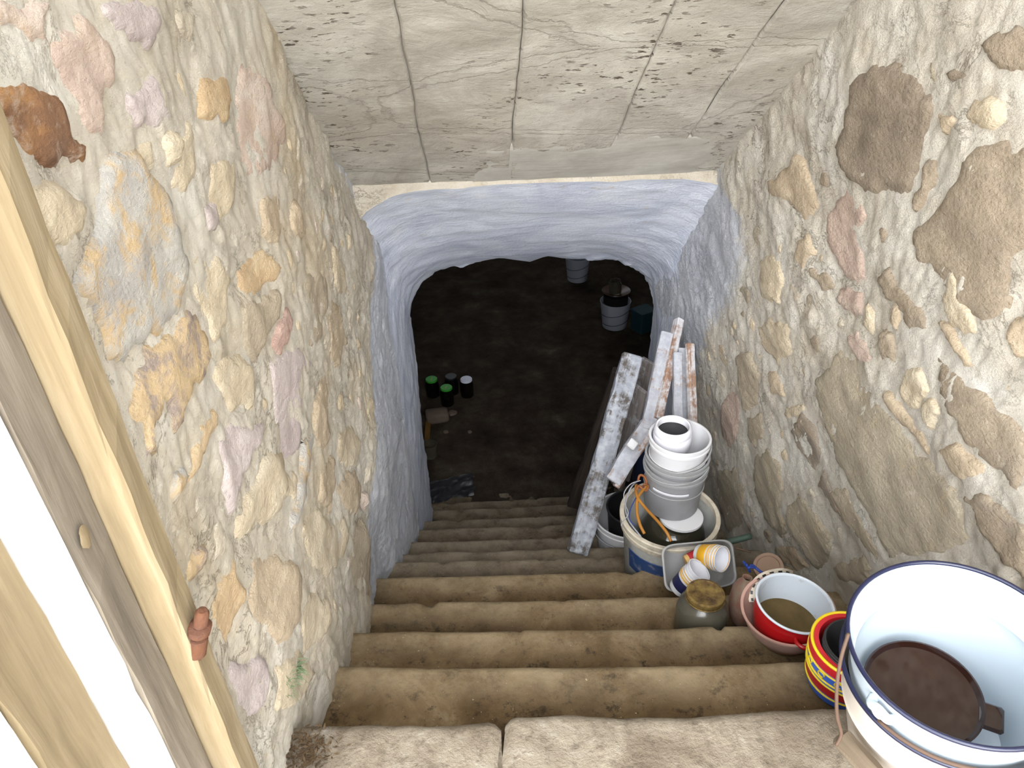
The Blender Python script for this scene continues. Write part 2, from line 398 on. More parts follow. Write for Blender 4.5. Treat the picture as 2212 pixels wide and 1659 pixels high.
def tube_geo(pts, r, seg=8, closed=False):
    P = [Vector(map(float, p)) for p in pts]; n = len(P); V = []; Fc = []
    nrm = None
    for i in range(n):
        t = (P[(i+1) % n]-P[i-1]) if closed else (P[min(i+1, n-1)]-P[max(i-1, 0)])
        t.normalize()
        if nrm is None:
            nrm = t.orthogonal().normalized()
        nrm = (nrm-t*nrm.dot(t)).normalized(); b = t.cross(nrm)
        rr = r[i] if isinstance(r, (list, tuple)) else r
        for k in range(seg):
            a = 2*math.pi*k/seg; V.append(P[i]+(nrm*math.cos(a)+b*math.sin(a))*rr)
    m = n if closed else n-1
    for i in range(m):
        for k in range(seg):
            i2 = (i+1) % n; k2 = (k+1) % seg
            Fc.append((i*seg+k, i*seg+k2, i2*seg+k2, i2*seg+k))
    if not closed:
        Fc.append(tuple(range(seg-1, -1, -1))); Fc.append(tuple((n-1)*seg+k for k in range(seg)))
    return V, Fc
def spline(pts, n=8, closed=False):
    P = [np.array(p, float) for p in pts]; out = []; m = len(P)
    g = (lambda i: P[i % m]) if closed else (lambda i: P[max(0, min(m-1, i))])
    for i in range(m if closed else m-1):
        p0, p1, p2, p3 = g(i-1), g(i), g(i+1), g(i+2)
        for k in range(n):
            t = k/n
            out.append(0.5*((2*p1)+(-p0+p2)*t+(2*p0-5*p1+4*p2-p3)*t*t+(-p0+3*p1-3*p2+p3)*t**3))
    if not closed: out.append(P[-1])
    return out
def tube(name, pts, r, mat, parent=None, seg=8, smooth_n=6, closed=False):
    p = spline(pts, smooth_n, closed) if smooth_n else pts
    V, Fc = tube_geo(p, r, seg, closed)
    return mk(name, V, Fc, mat, parent)
def box_geo(sx, sy, sz, bev=0.003, cuts=1, rough=0.0, seed=0):
    """box from z=0 to sz, chamfered edges, slight unevenness along its length"""
    hx, hy = sx/2, sy/2; b = min(bev, hx*0.6, hy*0.6)
    ring = [(-hx+b, -hy), (hx-b, -hy), (hx, -hy+b), (hx, hy-b), (hx-b, hy), (-hx+b, hy), (-hx, hy-b), (-hx, -hy+b)]
    zs = [0, b]+[b+(sz-2*b)*k/cuts for k in range(1, cuts)]+[sz-b, sz]
    V = []
    for i, z in enumerate(zs):
        s = (1-2*b/max(sx, 1e-6), 1-2*b/max(sy, 1e-6)) if i in (0, len(zs)-1) else (1, 1)
        for k, (x, y) in enumerate(ring):
            dx = dy = 0
            if rough:
                dx = rough*noise.noise(Vector((k*1.7+seed, z*14, 3.1))); dy = rough*noise.noise(Vector((k*2.3+seed, z*14, 9.7)))
            V.append((x*s[0]+dx, y*s[1]+dy, z))
    Fc = grid_faces(len(zs), 8, True); Fc.append(tuple(range(7, -1, -1))); Fc.append(tuple((len(zs)-1)*8+k for k in range(8)))
    return V, Fc
def bar(name, p0, p1, w, t, mat, parent=None, facing=None, rough=0.002, bev=0.003, seed=0, cuts=14):
    """a length of timber from p0 to p1; its width direction lies across `facing` (a vector its broad face looks along)"""
    p0 = Vector(map(float, p0)); p1 = Vector(map(float, p1)); z = (p1-p0); L = z.length; z.normalize()
    f = Vector(facing) if facing is not None else Vector(-FWD)
    y = (f-z*f.dot(z)).normalized(); x = y.cross(z)
    V, Fc = box_geo(w, t, L, bev, cuts, rough, seed)
    o = mk(name, V, Fc, mat, None, False)
    o.matrix_world = Matrix(((x[0], y[0], z[0], p0[0]), (x[1], y[1], z[1], p0[1]), (x[2], y[2], z[2], p0[2]), (0, 0, 0, 1)))
    if parent is not None:
        o.parent = parent
        o.matrix_parent_inverse = Matrix.Identity(4)
        o.matrix_local = parent.matrix_basis.inverted() @ o.matrix_world if parent.matrix_basis != Matrix.Identity(4) else o.matrix_world
    return o
def fr(x, y, z, octv=4, h=0.9): return noise.fractal(Vector((x, y, z)), h, 2.1, octv)
def sstep(a, b, x):
    t = max(0.0, min(1.0, (x-a)/(b-a))); return t*t*(3-2*t)

# ------------------------------------------------------------------ the stairs: nosing of every step
ZS = [-1.266, -1.429, -1.587, -1.758, -1.915, -2.06, -2.19, -2.33, -2.51, -2.68, -2.90, -3.08, -3.25]
LEFT_ROW = [1553, 1433, 1357, 1297, 1243, 1209, 1190, 1167, 1140, 1121, 1099]
LEFT_COL = [640, 715, 765, 805, 807, 855, 870, 885, 905, 915, 930]
YN = [float(onZ(LEFT_COL[k], LEFT_ROW[k], ZS[k])[1]) for k in range(11)] + [0, 0]
YN[11] = YN[10]+0.26; YN[12] = YN[11]+0.26
SLANT = [-0.052, -0.055, -0.052, -0.04, -0.035, -0.03, -0.03, -0.02, -0.02, -0.02, -0.01, 0, 0]
def stair_z(y):
    return float(np.interp(y, YN[:11], ZS[:11], left=ZS[0]))

# ------------------------------------------------------------------ walls
def wall_off(side, y, z):
    s = 11.0 if side == 'L' else 47.0
    return 0.022*fr(y*1.6+s, z*1.6, s, 3) + 0.006*fr(y*6+s, z*6, s+5, 3)
def wall_fine(side, y, z):
    s = 3.0 if side == 'L' else 71.0
    n = fr(y*20+s, z*13, s, 5, 0.65)
    rid = 1-abs(fr(y*11+s, z*7, s+9, 4, 0.7))*1.6
    f = fr(y*48+s, z*34, s+2, 4, 0.6)
    return 0.0042*n + 0.0012*(rid-0.6) + 0.0028*f
PB_L = [onL(*p) for p in ((700, 270), (765, 410), (800, 500), (806, 700), (803, 900), (800, 1100), (812, 1230), (815, 1330))]
PB_R = [onR(*p) for p in ((1560, 395), (1603, 470), (1608, 560), (1575, 650), (1535, 700), (1512, 760), (1490, 860), (1480, 1000))]
def paint_at(side, y, z):
    pb = PB_L if side == 'L' else PB_R
    zs = [p[2] for p in pb][::-1]; ys = [p[1] for p in pb][::-1]
    yb = float(np.interp(z, zs, ys))
    w = 0.18 if side == 'L' else 0.24
    return max(0.0, min(1.0, 0.5+(y-yb)/w))
def wpt(side, y, z, h):
    """point on a wall; h is how far it stands out of the wall plane into the stair"""
    return (XL+h, y, z) if side == 'L' else (xright(y, z)-h, y, z)
def make_wall(side, y0, y1, name, mat, label):
    st = 0.0085; ny = int((y1-y0)/st)+1; nz = int(1.95/st)+1
    V = []; P = []
    for i in range(ny):
        y = y0+(y1-y0)*i/(ny-1)
        lo = min(stair_z(y), ZS[0]) - 0.30; hi = zceil(max(y, 0.75))+0.06
        for j in range(nz):
            z = lo+(hi-lo)*j/(nz-1)
            h = wall_off(side, y, z)+wall_fine(side, y, z)
            if side == 'L' and 1.50 < y < 2.0: h -= 0.03*sstep(1.50, 1.56, y)*(1-sstep(1.85, 2.0, y))*sstep(0.55, 0.15, z-stair_z(y))
            V.append(wpt(side, y, z, h)); P.append(paint_at(side, y, z))
    Fc = grid_faces(ny, nz)
    if side == 'R': Fc = [f[::-1] for f in Fc]
    o = mk(name, V, Fc, mat)
    at = o.data.attributes.new('paint', 'FLOAT', 'POINT'); at.data.foreach_set('value', P)
    struct(o, label, 'wall'); return o
wall_left = make_wall('L', 0.61, 2.62, 'wall_left', 'mortar_left', 'rubble stone wall smeared with pale mortar beside the timber door frame')
wall_right = make_wall('R', -0.25, 3.05, 'wall_right', 'mortar_right', 'rubble stone wall smeared with pale mortar behind the piled buckets')

# ------------------------------------------------------------------ stones set in the walls, each its own piece
def inside(poly, x, y):
    c = False; n = len(poly); j = n-1
    for i in range(n):
        xi, yi = poly[i]; xj, yj = poly[j]
        if (yi > y) != (yj > y) and x < (xj-xi)*(y-yi)/(yj-yi)+xi: c = not c
        j = i
    return c
def edge_dist(poly, x, y):
    d = 9.0; n = len(poly)
    for i in range(n):
        x0, y0 = poly[i]; x1, y1 = poly[(i+1) % n]; dx, dy = x1-x0, y1-y0
        t = max(0, min(1, ((x-x0)*dx+(y-y0)*dy)/(dx*dx+dy*dy+1e-12)))
        d = min(d, math.hypot(x-x0-t*dx, y-y0-t*dy))
    return d
def make_stone(side, px, mat, proud=0.007, seed=0, planar=False):
    f = onL if side == 'L' else onR
    poly = px if planar else [(p[1], p[2]) for p in (f(*q) for q in px)]
    ys = [p[0] for p in poly]; zs = [p[1] for p in poly]
    m = 0.012; y0, y1, z0, z1 = min(ys)-m, max(ys)+m, min(zs)-m, max(zs)+m
    st = max(0.0065, min(0.014, max(y1-y0, z1-z0)/26))
    ny = int((y1-y0)/st)+2; nz = int((z1-z0)/st)+2
    idx = {}; V = []; Fc = []
    def vert(i, j):
        if (i, j) in idx: return idx[(i, j)]
        y = y0+(y1-y0)*i/(ny-1); z = z0+(z1-z0)*j/(nz-1)
        d = edge_dist(poly, y, z)*(1 if inside(poly, y, z) else -1)
        d += 0.013*fr(y*24+seed, z*24, seed*1.3, 4)
        h = wall_off(side, y, z)-0.014+(0.014+proud)*sstep(-0.008, 0.014, d)
        h += 0.0045*fr(y*14+seed, z*9, seed+4, 4, 0.7)+0.006*fr(y*4+seed, z*4, seed+2, 2)
        idx[(i, j)] = len(V); V.append(wpt(side, y, z, h)); return idx[(i, j)]
    for i in range(ny-1):
        for j in range(nz-1):
            y = y0+(y1-y0)*(i+0.5)/(ny-1); z = z0+(z1-z0)*(j+0.5)/(nz-1)
            if inside(poly, y, z) or edge_dist(poly, y, z) < m:
                q = (vert(i, j), vert(i+1, j), vert(i+1, j+1), vert(i, j+1))
                Fc.append(q if side == 'L' else q[::-1])
    if not Fc: return None
    o = mk('stone', V, Fc, 'stone_'+mat, wall_left if side == 'L' else wall_right)
    return o
LEFT_STONES = [
 ('rust', [(10,165),(50,163),(90,182),(140,190),(160,240),(170,275),(195,300),(206,330),(198,360),(165,372),(140,375),(95,360),(60,330),(25,280),(-10,240),(-10,180)]),
 ('pink', [(127,50),(177,25),(236,63),(266,127),(253,203),(236,236),(228,295),(200,290),(175,250),(150,195),(105,140),(95,105)]),
 ('pink', [(-10,10),(20,-10),(125,-10),(127,45),(122,90),(92,108),(50,75),(15,50)]),
 ('lilac', [(205,25),(225,-10),(335,-10),(355,50),(343,85),(325,110),(300,104),(270,70),(235,48)]),
 ('beige', [(255,68),(290,66),(300,110),(272,150),(262,120)]),
 ('pink', [(-20,60),(10,60),(60,110),(110,160),(90,172),(30,150),(-20,150)]),
 ('orange', [(430,160),(500,148),(505,236),(485,262),(447,270),(426,250)]),
 ('pink', [(508,190),(523,135),(553,140),(582,211),(615,270),(608,320),(590,371),(561,392),(523,384),(512,338)]),
 ('beige', [(354,304),(380,287),(394,320),(380,372),(362,372)]),
 ('beige', [(451,360),(505,330),(514,390),(514,443),(485,485),(455,430)]),
 ('lilac', [(447,447),(472,430),(486,472),(472,523),(451,506)]),
 ('tan', [(612,464),(628,426),(650,490),(645,530),(616,506)]),
 ('grey', [(225,400),(250,330),(300,310),(330,380),(355,410),(385,490),(413,560),(412,610),(395,680),(330,740),(280,790),(240,770),(225,700),(190,640),(155,600),(175,570),(215,510),(235,470)]),
 ('purple', [(331,736),(370,707),(418,650),(457,712),(466,760),(447,828),(409,886),(384,944),(365,924),(365,886),(341,934),(331,972),(307,987),(307,924),(274,910),(278,876),(293,838),(303,789)]),
 ('orange', [(433,924),(476,886),(481,915),(466,963),(438,1030),(423,1074),(409,1035),(423,977)]),
 ('lilac', [(481,944),(510,900),(573,915),(573,963),(548,1011),(534,1064),(510,1117),(495,1074),(486,1011)]),
 ('lilac', [(582,775),(630,736),(664,770),(669,838),(659,900),(645,982),(626,997),(602,963),(592,900)]),
 ('red', [(590,710),(611,655),(625,693),(618,736),(604,775),(590,750)]),
 ('olive', [(648,596),(679,578),(705,592),(702,669),(690,741),(669,763),(653,741),(645,683)]),
 ('olive', [(524,659),(592,625),(592,693),(573,741),(558,789),(544,770),(529,717)]),
 ('orange', [(515,572),(563,529),(597,567),(592,620),(534,654),(515,625)]),
 ('grey', [(372,1020),(399,1008),(412,1030),(387,1069),(377,1100),(368,1060)]),
 ('beige', [(573,973),(621,977),(623,1055),(606,1103),(582,1141),(534,1175),(510,1132),(548,1050),(563,1011)]),
 ('grey', [(653,948),(681,920),(676,973),(657,1055),(637,1132),(619,1172),(624,1117),(643,1030)]),
 ('tan', [(669,866),(698,799),(712,838),(708,915),(717,948),(688,982),(674,934)]),
 ('tan', [(732,1040),(765,1011),(785,1055),(780,1083),(756,1117),(732,1074)]),
 ('beige', [(732,934),(765,910),(780,958),(775,1011),(741,1011),(732,973)]),
 ('beige', [(645,1137),(669,1083),(688,1098),(717,1127),(741,1108),(756,1146),(746,1214),(703,1252),(664,1230)]),
 ('purple', [(409,1238),(428,1190),(457,1160),(462,1199),(447,1243),(418,1272)]),
 ('orange', [(478,1272),(520,1200),(540,1290),(525,1350),(505,1400),(480,1350),(470,1310)]),
 ('tan', [(560,1190),(620,1200),(640,1240),(638,1340),(592,1400),(545,1340),(548,1250)]),
 ('beige', [(660,1270),(705,1285),(692,1380),(652,1430),(640,1330)]),
 ('olive', [(758,1150),(785,1130),(800,1180),(803,1290),(780,1300),(762,1250)]),
 ('tan', [(700,640),(735,650),(752,740),(736,805),(710,765)]),
 ('beige', [(285,300),(335,295),(350,360),(325,395),(290,380)]),
 ('tan', [(690,1000),(722,985),(730,1060),(716,1110),(690,1080)]),
 ('beige', [(600,1000),(650,1010),(640,1070),(615,1090)]),
 ('beige', [(420,560),(470,540),(505,600),(500,700),(470,740),(440,660)]),
 ('beige', [(470,780),(520,760),(560,800),(565,880),(510,890),(480,860)]),
 ('beige', [(395,230),(425,290),(430,400),(400,440),(372,400),(385,330)]),
 ('lilac', [(275,180),(330,150),(370,200),(365,270),(310,280),(270,240)]),
 ('beige', [(40,400),(110,390),(190,420),(200,480),(140,560),(70,540),(40,470)]),
 ('tan', [(560,420),(600,410),(610,500),(590,530),(560,500)]),
 ('beige', [(715,520),(745,560),(760,640),(730,640),(710,590)]),
 ('beige', [(590,1440),(640,1390),(680,1450),(650,1530),(590,1540)]),
 ('lilac', [(500,1440),(560,1400),(590,1470),(560,1560),(520,1540)]),
]
RIGHT_STONES = [
 ('brown', [(1833,236),(1838,186),(1863,156),(1901,135),(1956,127),(1985,169),(2011,207),(2013,236),(1998,312),(1977,371),(1964,426),(1897,426),(1863,414),(1817,367),(1802,321),(1821,270)]),
 ('sand', [(2180,292),(2230,310),(2230,500),(2190,560),(2180,625),(2180,667),(2133,710),(2108,680),(2053,658),(2015,604),(1973,570),(1962,519),(1964,485),(2015,447),(2049,380),(2100,325),(2141,300)]),
 ('sand', [(2104,97),(2141,63),(2180,51),(2230,60),(2230,170),(2175,160),(2137,127)]),
 ('brown', [(2036,156),(2061,141),(2112,143),(2154,177),(2146,194),(2104,181),(2061,190)]),
 ('rose', [(1774,464),(1804,414),(1825,405),(1850,430),(1863,464),(1846,506),(1859,566),(1859,608),(1846,620),(1812,599),(1779,536),(1770,498)]),
 ('sand', [(1994,333),(2019,350),(2011,401),(1985,460),(1964,473),(1968,430),(1985,380)]),
 ('tan', [(1690,371),(1719,321),(1736,346),(1749,388),(1770,447),(1736,481),(1703,443),(1669,426),(1660,388)]),
 ('tan', [(1719,511),(1749,502),(1755,544),(1743,590),(1715,557)]),
 ('sand', [(1749,578),(1783,591),(1793,628),(1766,628),(1747,599)]),
 ('rose', [(1793,633),(1821,614),(1852,629),(1855,687),(1829,683),(1798,658)]),
 ('sand', [(1871,465),(1892,482),(1911,506),(1907,540),(1886,513)]),
 ('sand', [(1884,599),(1909,582),(1956,625),(1994,667),(2010,720),(1960,715),(1930,670),(1900,640)]),
 ('sand', [(1650,363),(1675,343),(1672,367),(1650,388)]),
 ('tan', [(2023,245),(2070,236),(2072,272),(2040,293)]),
 ('slate', [(1750,819),(1771,798),(1805,748),(1839,777),(1877,840),(1923,895),(1965,959),(2012,1005),(2071,1056),(2088,1106),(2096,1161),(2054,1191),(1986,1203),(1927,1203),(1885,1127),(1839,1056),(1792,971),(1767,895),(1754,853)]),
 ('sand', [(2016,739),(2045,777),(2083,811),(2138,857),(2230,940),(2230,1090),(2163,1022),(2113,980),(2054,895),(2024,836)]),
 ('tan', [(2024,693),(2050,684),(2071,714),(2104,765),(2121,807),(2088,790),(2054,748)]),
 ('rose', [(1818,722),(1847,712),(1872,743),(1889,777),(1877,800),(1851,786),(1830,756)]),
 ('sand', [(1893,714),(1906,705),(1927,731),(1934,756),(1927,786),(1902,777),(1893,752)]),
 ('tan', [(1902,853),(1919,840),(1953,887),(1986,933),(2007,984),(1986,975),(1944,925)]),
 ('dark', [(1699,929),(1733,883),(1763,929),(1771,992),(1754,1030),(1729,997),(1712,963)]),
 ('dark', [(1750,1047),(1775,1005),(1788,1047),(1813,1098),(1818,1136),(1788,1098),(1767,1064)]),
 ('rose', [(1558,887),(1569,840),(1594,853),(1598,904),(1590,950),(1573,971),(1560,946)]),
 ('slate', [(1628,980),(1661,963),(1683,1005),(1691,1056),(1683,1106),(1708,1161),(1683,1165),(1649,1123),(1628,1064)]),
 ('slate', [(1695,1098),(1716,1056),(1750,1102),(1784,1157),(1784,1212),(1754,1233),(1729,1191),(1704,1144)]),
 ('slate', [(1548,1018),(1585,1005),(1611,1056),(1607,1136),(1577,1153),(1552,1106)]),
 ('olive', [(1784,1056),(1826,1043),(1851,1098),(1885,1153),(1923,1199),(1902,1216),(1851,1170),(1809,1119)]),
 ('sand', [(2088,1077),(2138,1056),(2230,1130),(2230,1270),(2172,1212),(2130,1153)]),
 ('tan', [(2029,971),(2071,942),(2138,1005),(2130,1047),(2083,1047)]),
 ('beige', [(1640,705),(1670,684),(1708,697),(1716,769),(1683,790),(1649,760)]),
 ('olive', [(1594,765),(1628,756),(1645,811),(1636,878),(1607,895),(1598,832)]),
 ('tan', [(1657,803),(1683,798),(1693,836),(1697,864),(1666,849)]),
 ('beige', [(1691,870),(1733,868),(1739,891),(1704,914),(1681,904)]),
 ('olive', [(1784,1224),(1860,1191),(1885,1233),(1860,1275),(1800,1258)]),
 ('beige', [(1860,640),(1885,690),(1880,730),(1855,705)]),
 ('tan', [(1925,650),(1945,690),(1935,725),(1912,690)]),
 ('beige', [(2060,560),(2120,720),(2090,740),(2050,690),(2030,640)]),
 ('tan', [(2165,720),(2230,650),(2230,760),(2190,780)]),
 ('beige', [(1940,800),(1990,790),(2010,840),(1985,900),(1950,870)]),
 ('beige', [(1985,860),(2025,855),(2040,900),(2010,930),(1990,910)]),
 ('beige', [(1640,560),(1680,540),(1700,600),(1690,660),(1650,640)]),
 ('olive', [(1612,900),(1640,890),(1652,940),(1630,965),(1612,945)]),
 ('tan', [(1670,1180),(1710,1175),(1740,1225),(1720,1240),(1690,1215)]),
 ('beige', [(2110,200),(2160,210),(2185,270),(2120,285),(2090,250)]),
 ('olive', [(1900,1010),(1960,1000),(1990,1060),(1950,1100),(1905,1070)]),
]
for k, (c, px) in enumerate(LEFT_STONES): make_stone('L', px, c, 0.0065 if c in ('rust', 'purple', 'grey') else 0.0045, k*3.7+1)
for k, (c, px) in enumerate(RIGHT_STONES): make_stone('R', px, c, 0.0060, k*2.9+60)

# lesser stones that fill the joints between the big ones
def fill_stones(side, y0, y1, count, mats, seed):
    rn = random.Random(seed); f = onL if side == 'L' else onR
    big = [[(p[1], p[2]) for p in (f(*q) for q in px)] for _, px in (LEFT_STONES if side == 'L' else RIGHT_STONES)]
    done = []; tries = 0
    while len(done) < count and tries < 4000:
        tries += 1
        y = rn.uniform(y0, y1); v = rn.uniform(0.04, 1.42 if side == 'L' else 1.35); z = stair_z(y)+v
        if z > zceil(y)-0.10 or paint_at(side, y, z) > 0.2: continue
        r = rn.uniform(0.022, 0.058)
        if any(inside(b, y, z) or edge_dist(b, y, z) < r+0.004 for b in big): continue
        if any(math.hypot(y-a, z-b) < r+c+0.004 for a, b, c in done): continue
        done.append((y, z, r))
        n = rn.randint(6, 8); st = rn.uniform(0.65, 1.0); rot = rn.uniform(0, 3.1); poly = []
        for k in range(n):
            a = 2*math.pi*k/n+rn.uniform(-0.25, 0.25); q = r*rn.uniform(0.8, 1.15)
            u, w = q*math.cos(a), q*st*math.sin(a)
            poly.append((y+u*math.cos(rot)-w*math.sin(rot), z+u*math.sin(rot)+w*math.cos(rot)))
        make_stone(side, poly, rn.choice(mats), 0.0015, seed+len(done)*1.9, True)
stone_mat('stone_dusty', [(0.3, 'B0A28E'), (0.5, 'C4B8A4'), (0.7, 'D6CCBC')], None, 0.5, (1, 0.5, 1.4), 0.4)
stone_mat('stone_buff', [(0.3, 'B49C76'), (0.5, 'C8B38F'), (0.7, 'D6C8AC')], None, 0.5, (1, 0.5, 1.4), 0.4)
stone_mat('stone_blush', [(0.3, 'B49C92'), (0.5, 'C8B4AA'), (0.7, 'D6C8C0')], None, 0.5, (1, 0.5, 1.4), 0.4)
fill_stones('L', 0.66, 2.05, 95, ['dusty', 'buff', 'blush', 'dusty', 'buff', 'beige'], 11)
fill_stones('R', 0.85, 2.45, 110, ['dusty', 'buff', 'sand', 'dusty', 'slate', 'buff'], 23)

# ------------------------------------------------------------------ sloping ceiling of cast strips
CY0, CY1 = 0.55, 2.36
def ceil_sheet(name, xa, xb, lift, mat, parent, y0=CY0, y1=CY1, nx=40, ny=150, seed=0.0, yshape=None, amp=0.004):
    """xa, xb: functions of y giving the two edges; lift: how far it stands below the slab"""
    nrm = Vector((0, -CS, -1)).normalized(); V = []
    for i in range(ny):
        for j in range(nx):
            s = j/(nx-1); y = y0+(y1-y0)*i/(ny-1)
            if yshape: y = yshape(s, i/(ny-1))
            x = xa(y)+(xb(y)-xa(y))*s
            h = lift+amp*fr(x*3+seed, y*7+seed, seed, 4)+0.0012*fr(x*18, y*40, seed, 3)
            e = min(j, nx-1-j)
            if e == 0: h -= 0.006
            if i in (0, ny-1): h -= 0.012
            V.append((x+nrm[0]*h, y+nrm[1]*h, zceil(y)+nrm[2]*h))
    Fc = [f[::-1] for f in grid_faces(ny, nx)]
    o = mk(name, V, Fc, mat, parent); return o
def seam(a, b):
    A, B = onC(*a), onC(*b)
    return lambda y: float(A[0]+(B[0]-A[0])*(y-A[1])/(B[1]-A[1]))+0.006*fr(y*4+A[0]*9, 1.0, 3.0, 4)
slab_v = []
for y in (CY0, CY1):
    for x in (-0.62, 1.05):
        for t in (0.0, 0.16): slab_v.append((x, y, zceil(y)+t+0.006))
ceiling = mk('ceiling', slab_v, [(0, 4, 6, 2), (1, 3, 7, 5), (0, 2, 3, 1), (4, 5, 7, 6), (0, 1, 5, 4), (2, 6, 7, 3)], 'ceiling_concrete', None, False)
struct(ceiling, 'sloping grey concrete ceiling slab with board joints over the stairs', 'ceiling')
seams = [lambda y: -0.46, seam((850, 0), (933, 415)), seam((1132, 0), (1096, 412)), seam((1440, 40), (1283, 400)), seam((1600, 130), (1412, 400)), lambda y: 0.86]
for k in range(5):
    ga = 0.0007
    ceil_sheet('panel', (lambda y, f=seams[k]: f(y)+ga), (lambda y, f=seams[k+1]: f(y)-ga), 0.004+0.0016*((k*7) % 3), 'ceiling_concrete', ceiling, seed=k*5.1, nx=60)
# skim-coat patches left on the slab
def patch(px_top, px_bot, seed, lift):
    T = [onC(*p) for p in px_top]; B = [onC(*p) for p in px_bot]
    n = 60; ny = 40; nrm = Vector((0, -CS, -1)).normalized(); V = []
    for i in range(ny):
        for j in range(n):
            s = j/(n-1); t = i/(ny-1)
            def ev(L):
                u = s*(len(L)-1); k = min(int(u), len(L)-2); return L[k]+(L[k+1]-L[k])*(u-k)
            p = ev(T)*(1-t)+ev(B)*t
            e = min(i, j, ny-1-i, n-1-j)
            ed = min(i/(ny-1), 1-i/(ny-1), (j/(n-1))*1.6, (1-j/(n-1))*1.6)+0.10*fr(p[0]*11+seed, p[1]*14, seed+3, 4)
            h = lift-0.008+0.0072*sstep(-0.05, 0.16, ed)+0.002*fr(p[0]*6+seed, p[1]*9, seed, 3)-(0.008 if e == 0 else 0)
            wob = 0
            V.append((p[0]+wob, p[1]+nrm[1]*h+wob, p[2]+nrm[2]*h-CS*wob))
    mk('plaster_patch', V, [f[::-1] for f in grid_faces(ny, n)], 'plaster_patch', ceiling)
patch([(1035, 318), (1130, 302), (1270, 292), (1400, 286), (1570, 290)], [(1010, 404), (1110, 402), (1270, 402), (1400, 398), (1545, 386)], 3, 0.0088)

# strip of bare plaster where the slab meets the whitewashed arch
V = []; n = 90
prof = [(-0.02, 0.035), (-0.022, -0.002), (-0.014, -0.009), (0.03, -0.013), (0.07, -0.016)]
for i in range(n):
    x = -0.45+1.28*i/(n-1)
    w = 0.007*fr(x*7, 2.2, 1.1, 4)
    for dy, dz in prof: V.append((x, 2.335+dy+0.02*(x > 2)-0.05*(x-0.17)*0.0+w*0.6, zceil(2.335)+dz+w))
tr = mk('trim_1', V, [f[::-1] for f in grid_faces(n, 5)], 'ceiling_concrete')
struct(tr, 'narrow strip of bare plaster along the lower edge of the concrete ceiling', 'trim')

# ------------------------------------------------------------------ whitewashed passage through the thick wall
PY0, PY1 = 2.30, 3.20
def arch_pt(s, t, jag=0.0):
    """s 0..1 along the passage, t 0..1 left foot -> crown -> right foot"""
    y = PY0+(PY1-PY0)*s
    xl = -0.445+0.055*sstep(0, 0.8, s); xr0 = 0.850-0.065*sstep(0, 0.7, s)
    zt = -0.748+(-1.395+0.748)*(s**1.0) - 0.03*math.sin(math.pi*s)
    n = 5.2-1.5*sstep(0.0, 0.8, s)
    rise = 0.42
    zsp = zt-rise; zf = -3.3
    xc, a = (xl+xr0)/2, (xr0-xl)/2
    if t < 0.3: x, z = xl, zf+(zsp-zf)*(t/0.3)
    elif t > 0.7:
        z = zsp+(zf-zsp)*((t-0.7)/0.3)
        lo = sstep(0.0, 0.45, (t-0.7)/0.3)
        x = xr0+lo*((xright(y, z)+0.04-xr0)*(1-sstep(0.0, 0.9, s))+0.05*s)
    else:
        th = math.pi*(1-(t-0.3)/0.4); c, q = math.cos(th), math.sin(th)
        x = xc+a*math.copysign(abs(c)**(2/n), c); z = zsp+rise*abs(q)**(2/n)
    k = 0.012*fr(x*3+5, y*3, z*3, 3)+0.0055*fr(x*11+5, y*16, z*11, 4)
    cx, cz = xc-x, (zsp-0.1)-z
    L = math.hypot(cx, cz)+1e-9
    return x+cx/L*k, y, z+cz/L*k
ns, nt = 74, 260
TS = np.concatenate([np.linspace(0, 0.3, 70, False), np.linspace(0.3, 0.7, 120, False), np.linspace(0.7, 1, 70)])
V = []
for i in range(ns):
    s = i/(ns-1)
    for t in TS:
        x, y, z = arch_pt(s, t)
        if s > 0.85:
            w = (s-0.85)/0.15
            y += w*(0.05*fr(x*6, z*6, 2.0, 4)); j = 0.010*fr(x*22, z*22, 5.0, 3)*w
            z += j; x += j*0.5
        V.append((x, y, z))
edge = V[-nt:]; first = V[:nt]
passage = mk('wall_passage', V, grid_faces(ns, nt), 'whitewash_arch')
struct(passage, 'whitewashed arched passage opening through the thick wall into the dark cellar', 'wall')
first = first[62:198]; V = [e for e in first]
for (x, y, z) in first:
    dx, dz = x-0.19, z+1.6; L = math.hypot(dx, dz); V.append((x+dx/L*0.25, y-0.006, z+dz/L*0.25))
sp = mk('wall_spandrel', V, grid_faces(2, len(first)), 'mortar_left'); struct(sp, 'cream plaster corner between the ceiling slab and the whitewashed arch', 'wall')
V = [e for e in edge]
for k, gr in enumerate((0.03, 0.3, 2.2)):
    for (x, y, z) in edge:
        dx, dz = x-0.19, z+2.2; L = math.hypot(dx, dz)
        V.append((x+dx/L*gr, y+0.04+0.02*k, z+dz/L*gr))
cf = mk('wall_front', V, grid_faces(4, nt), 'cellar_stone'); struct(cf, 'cellar side of the thick wall around the arched opening', 'wall')

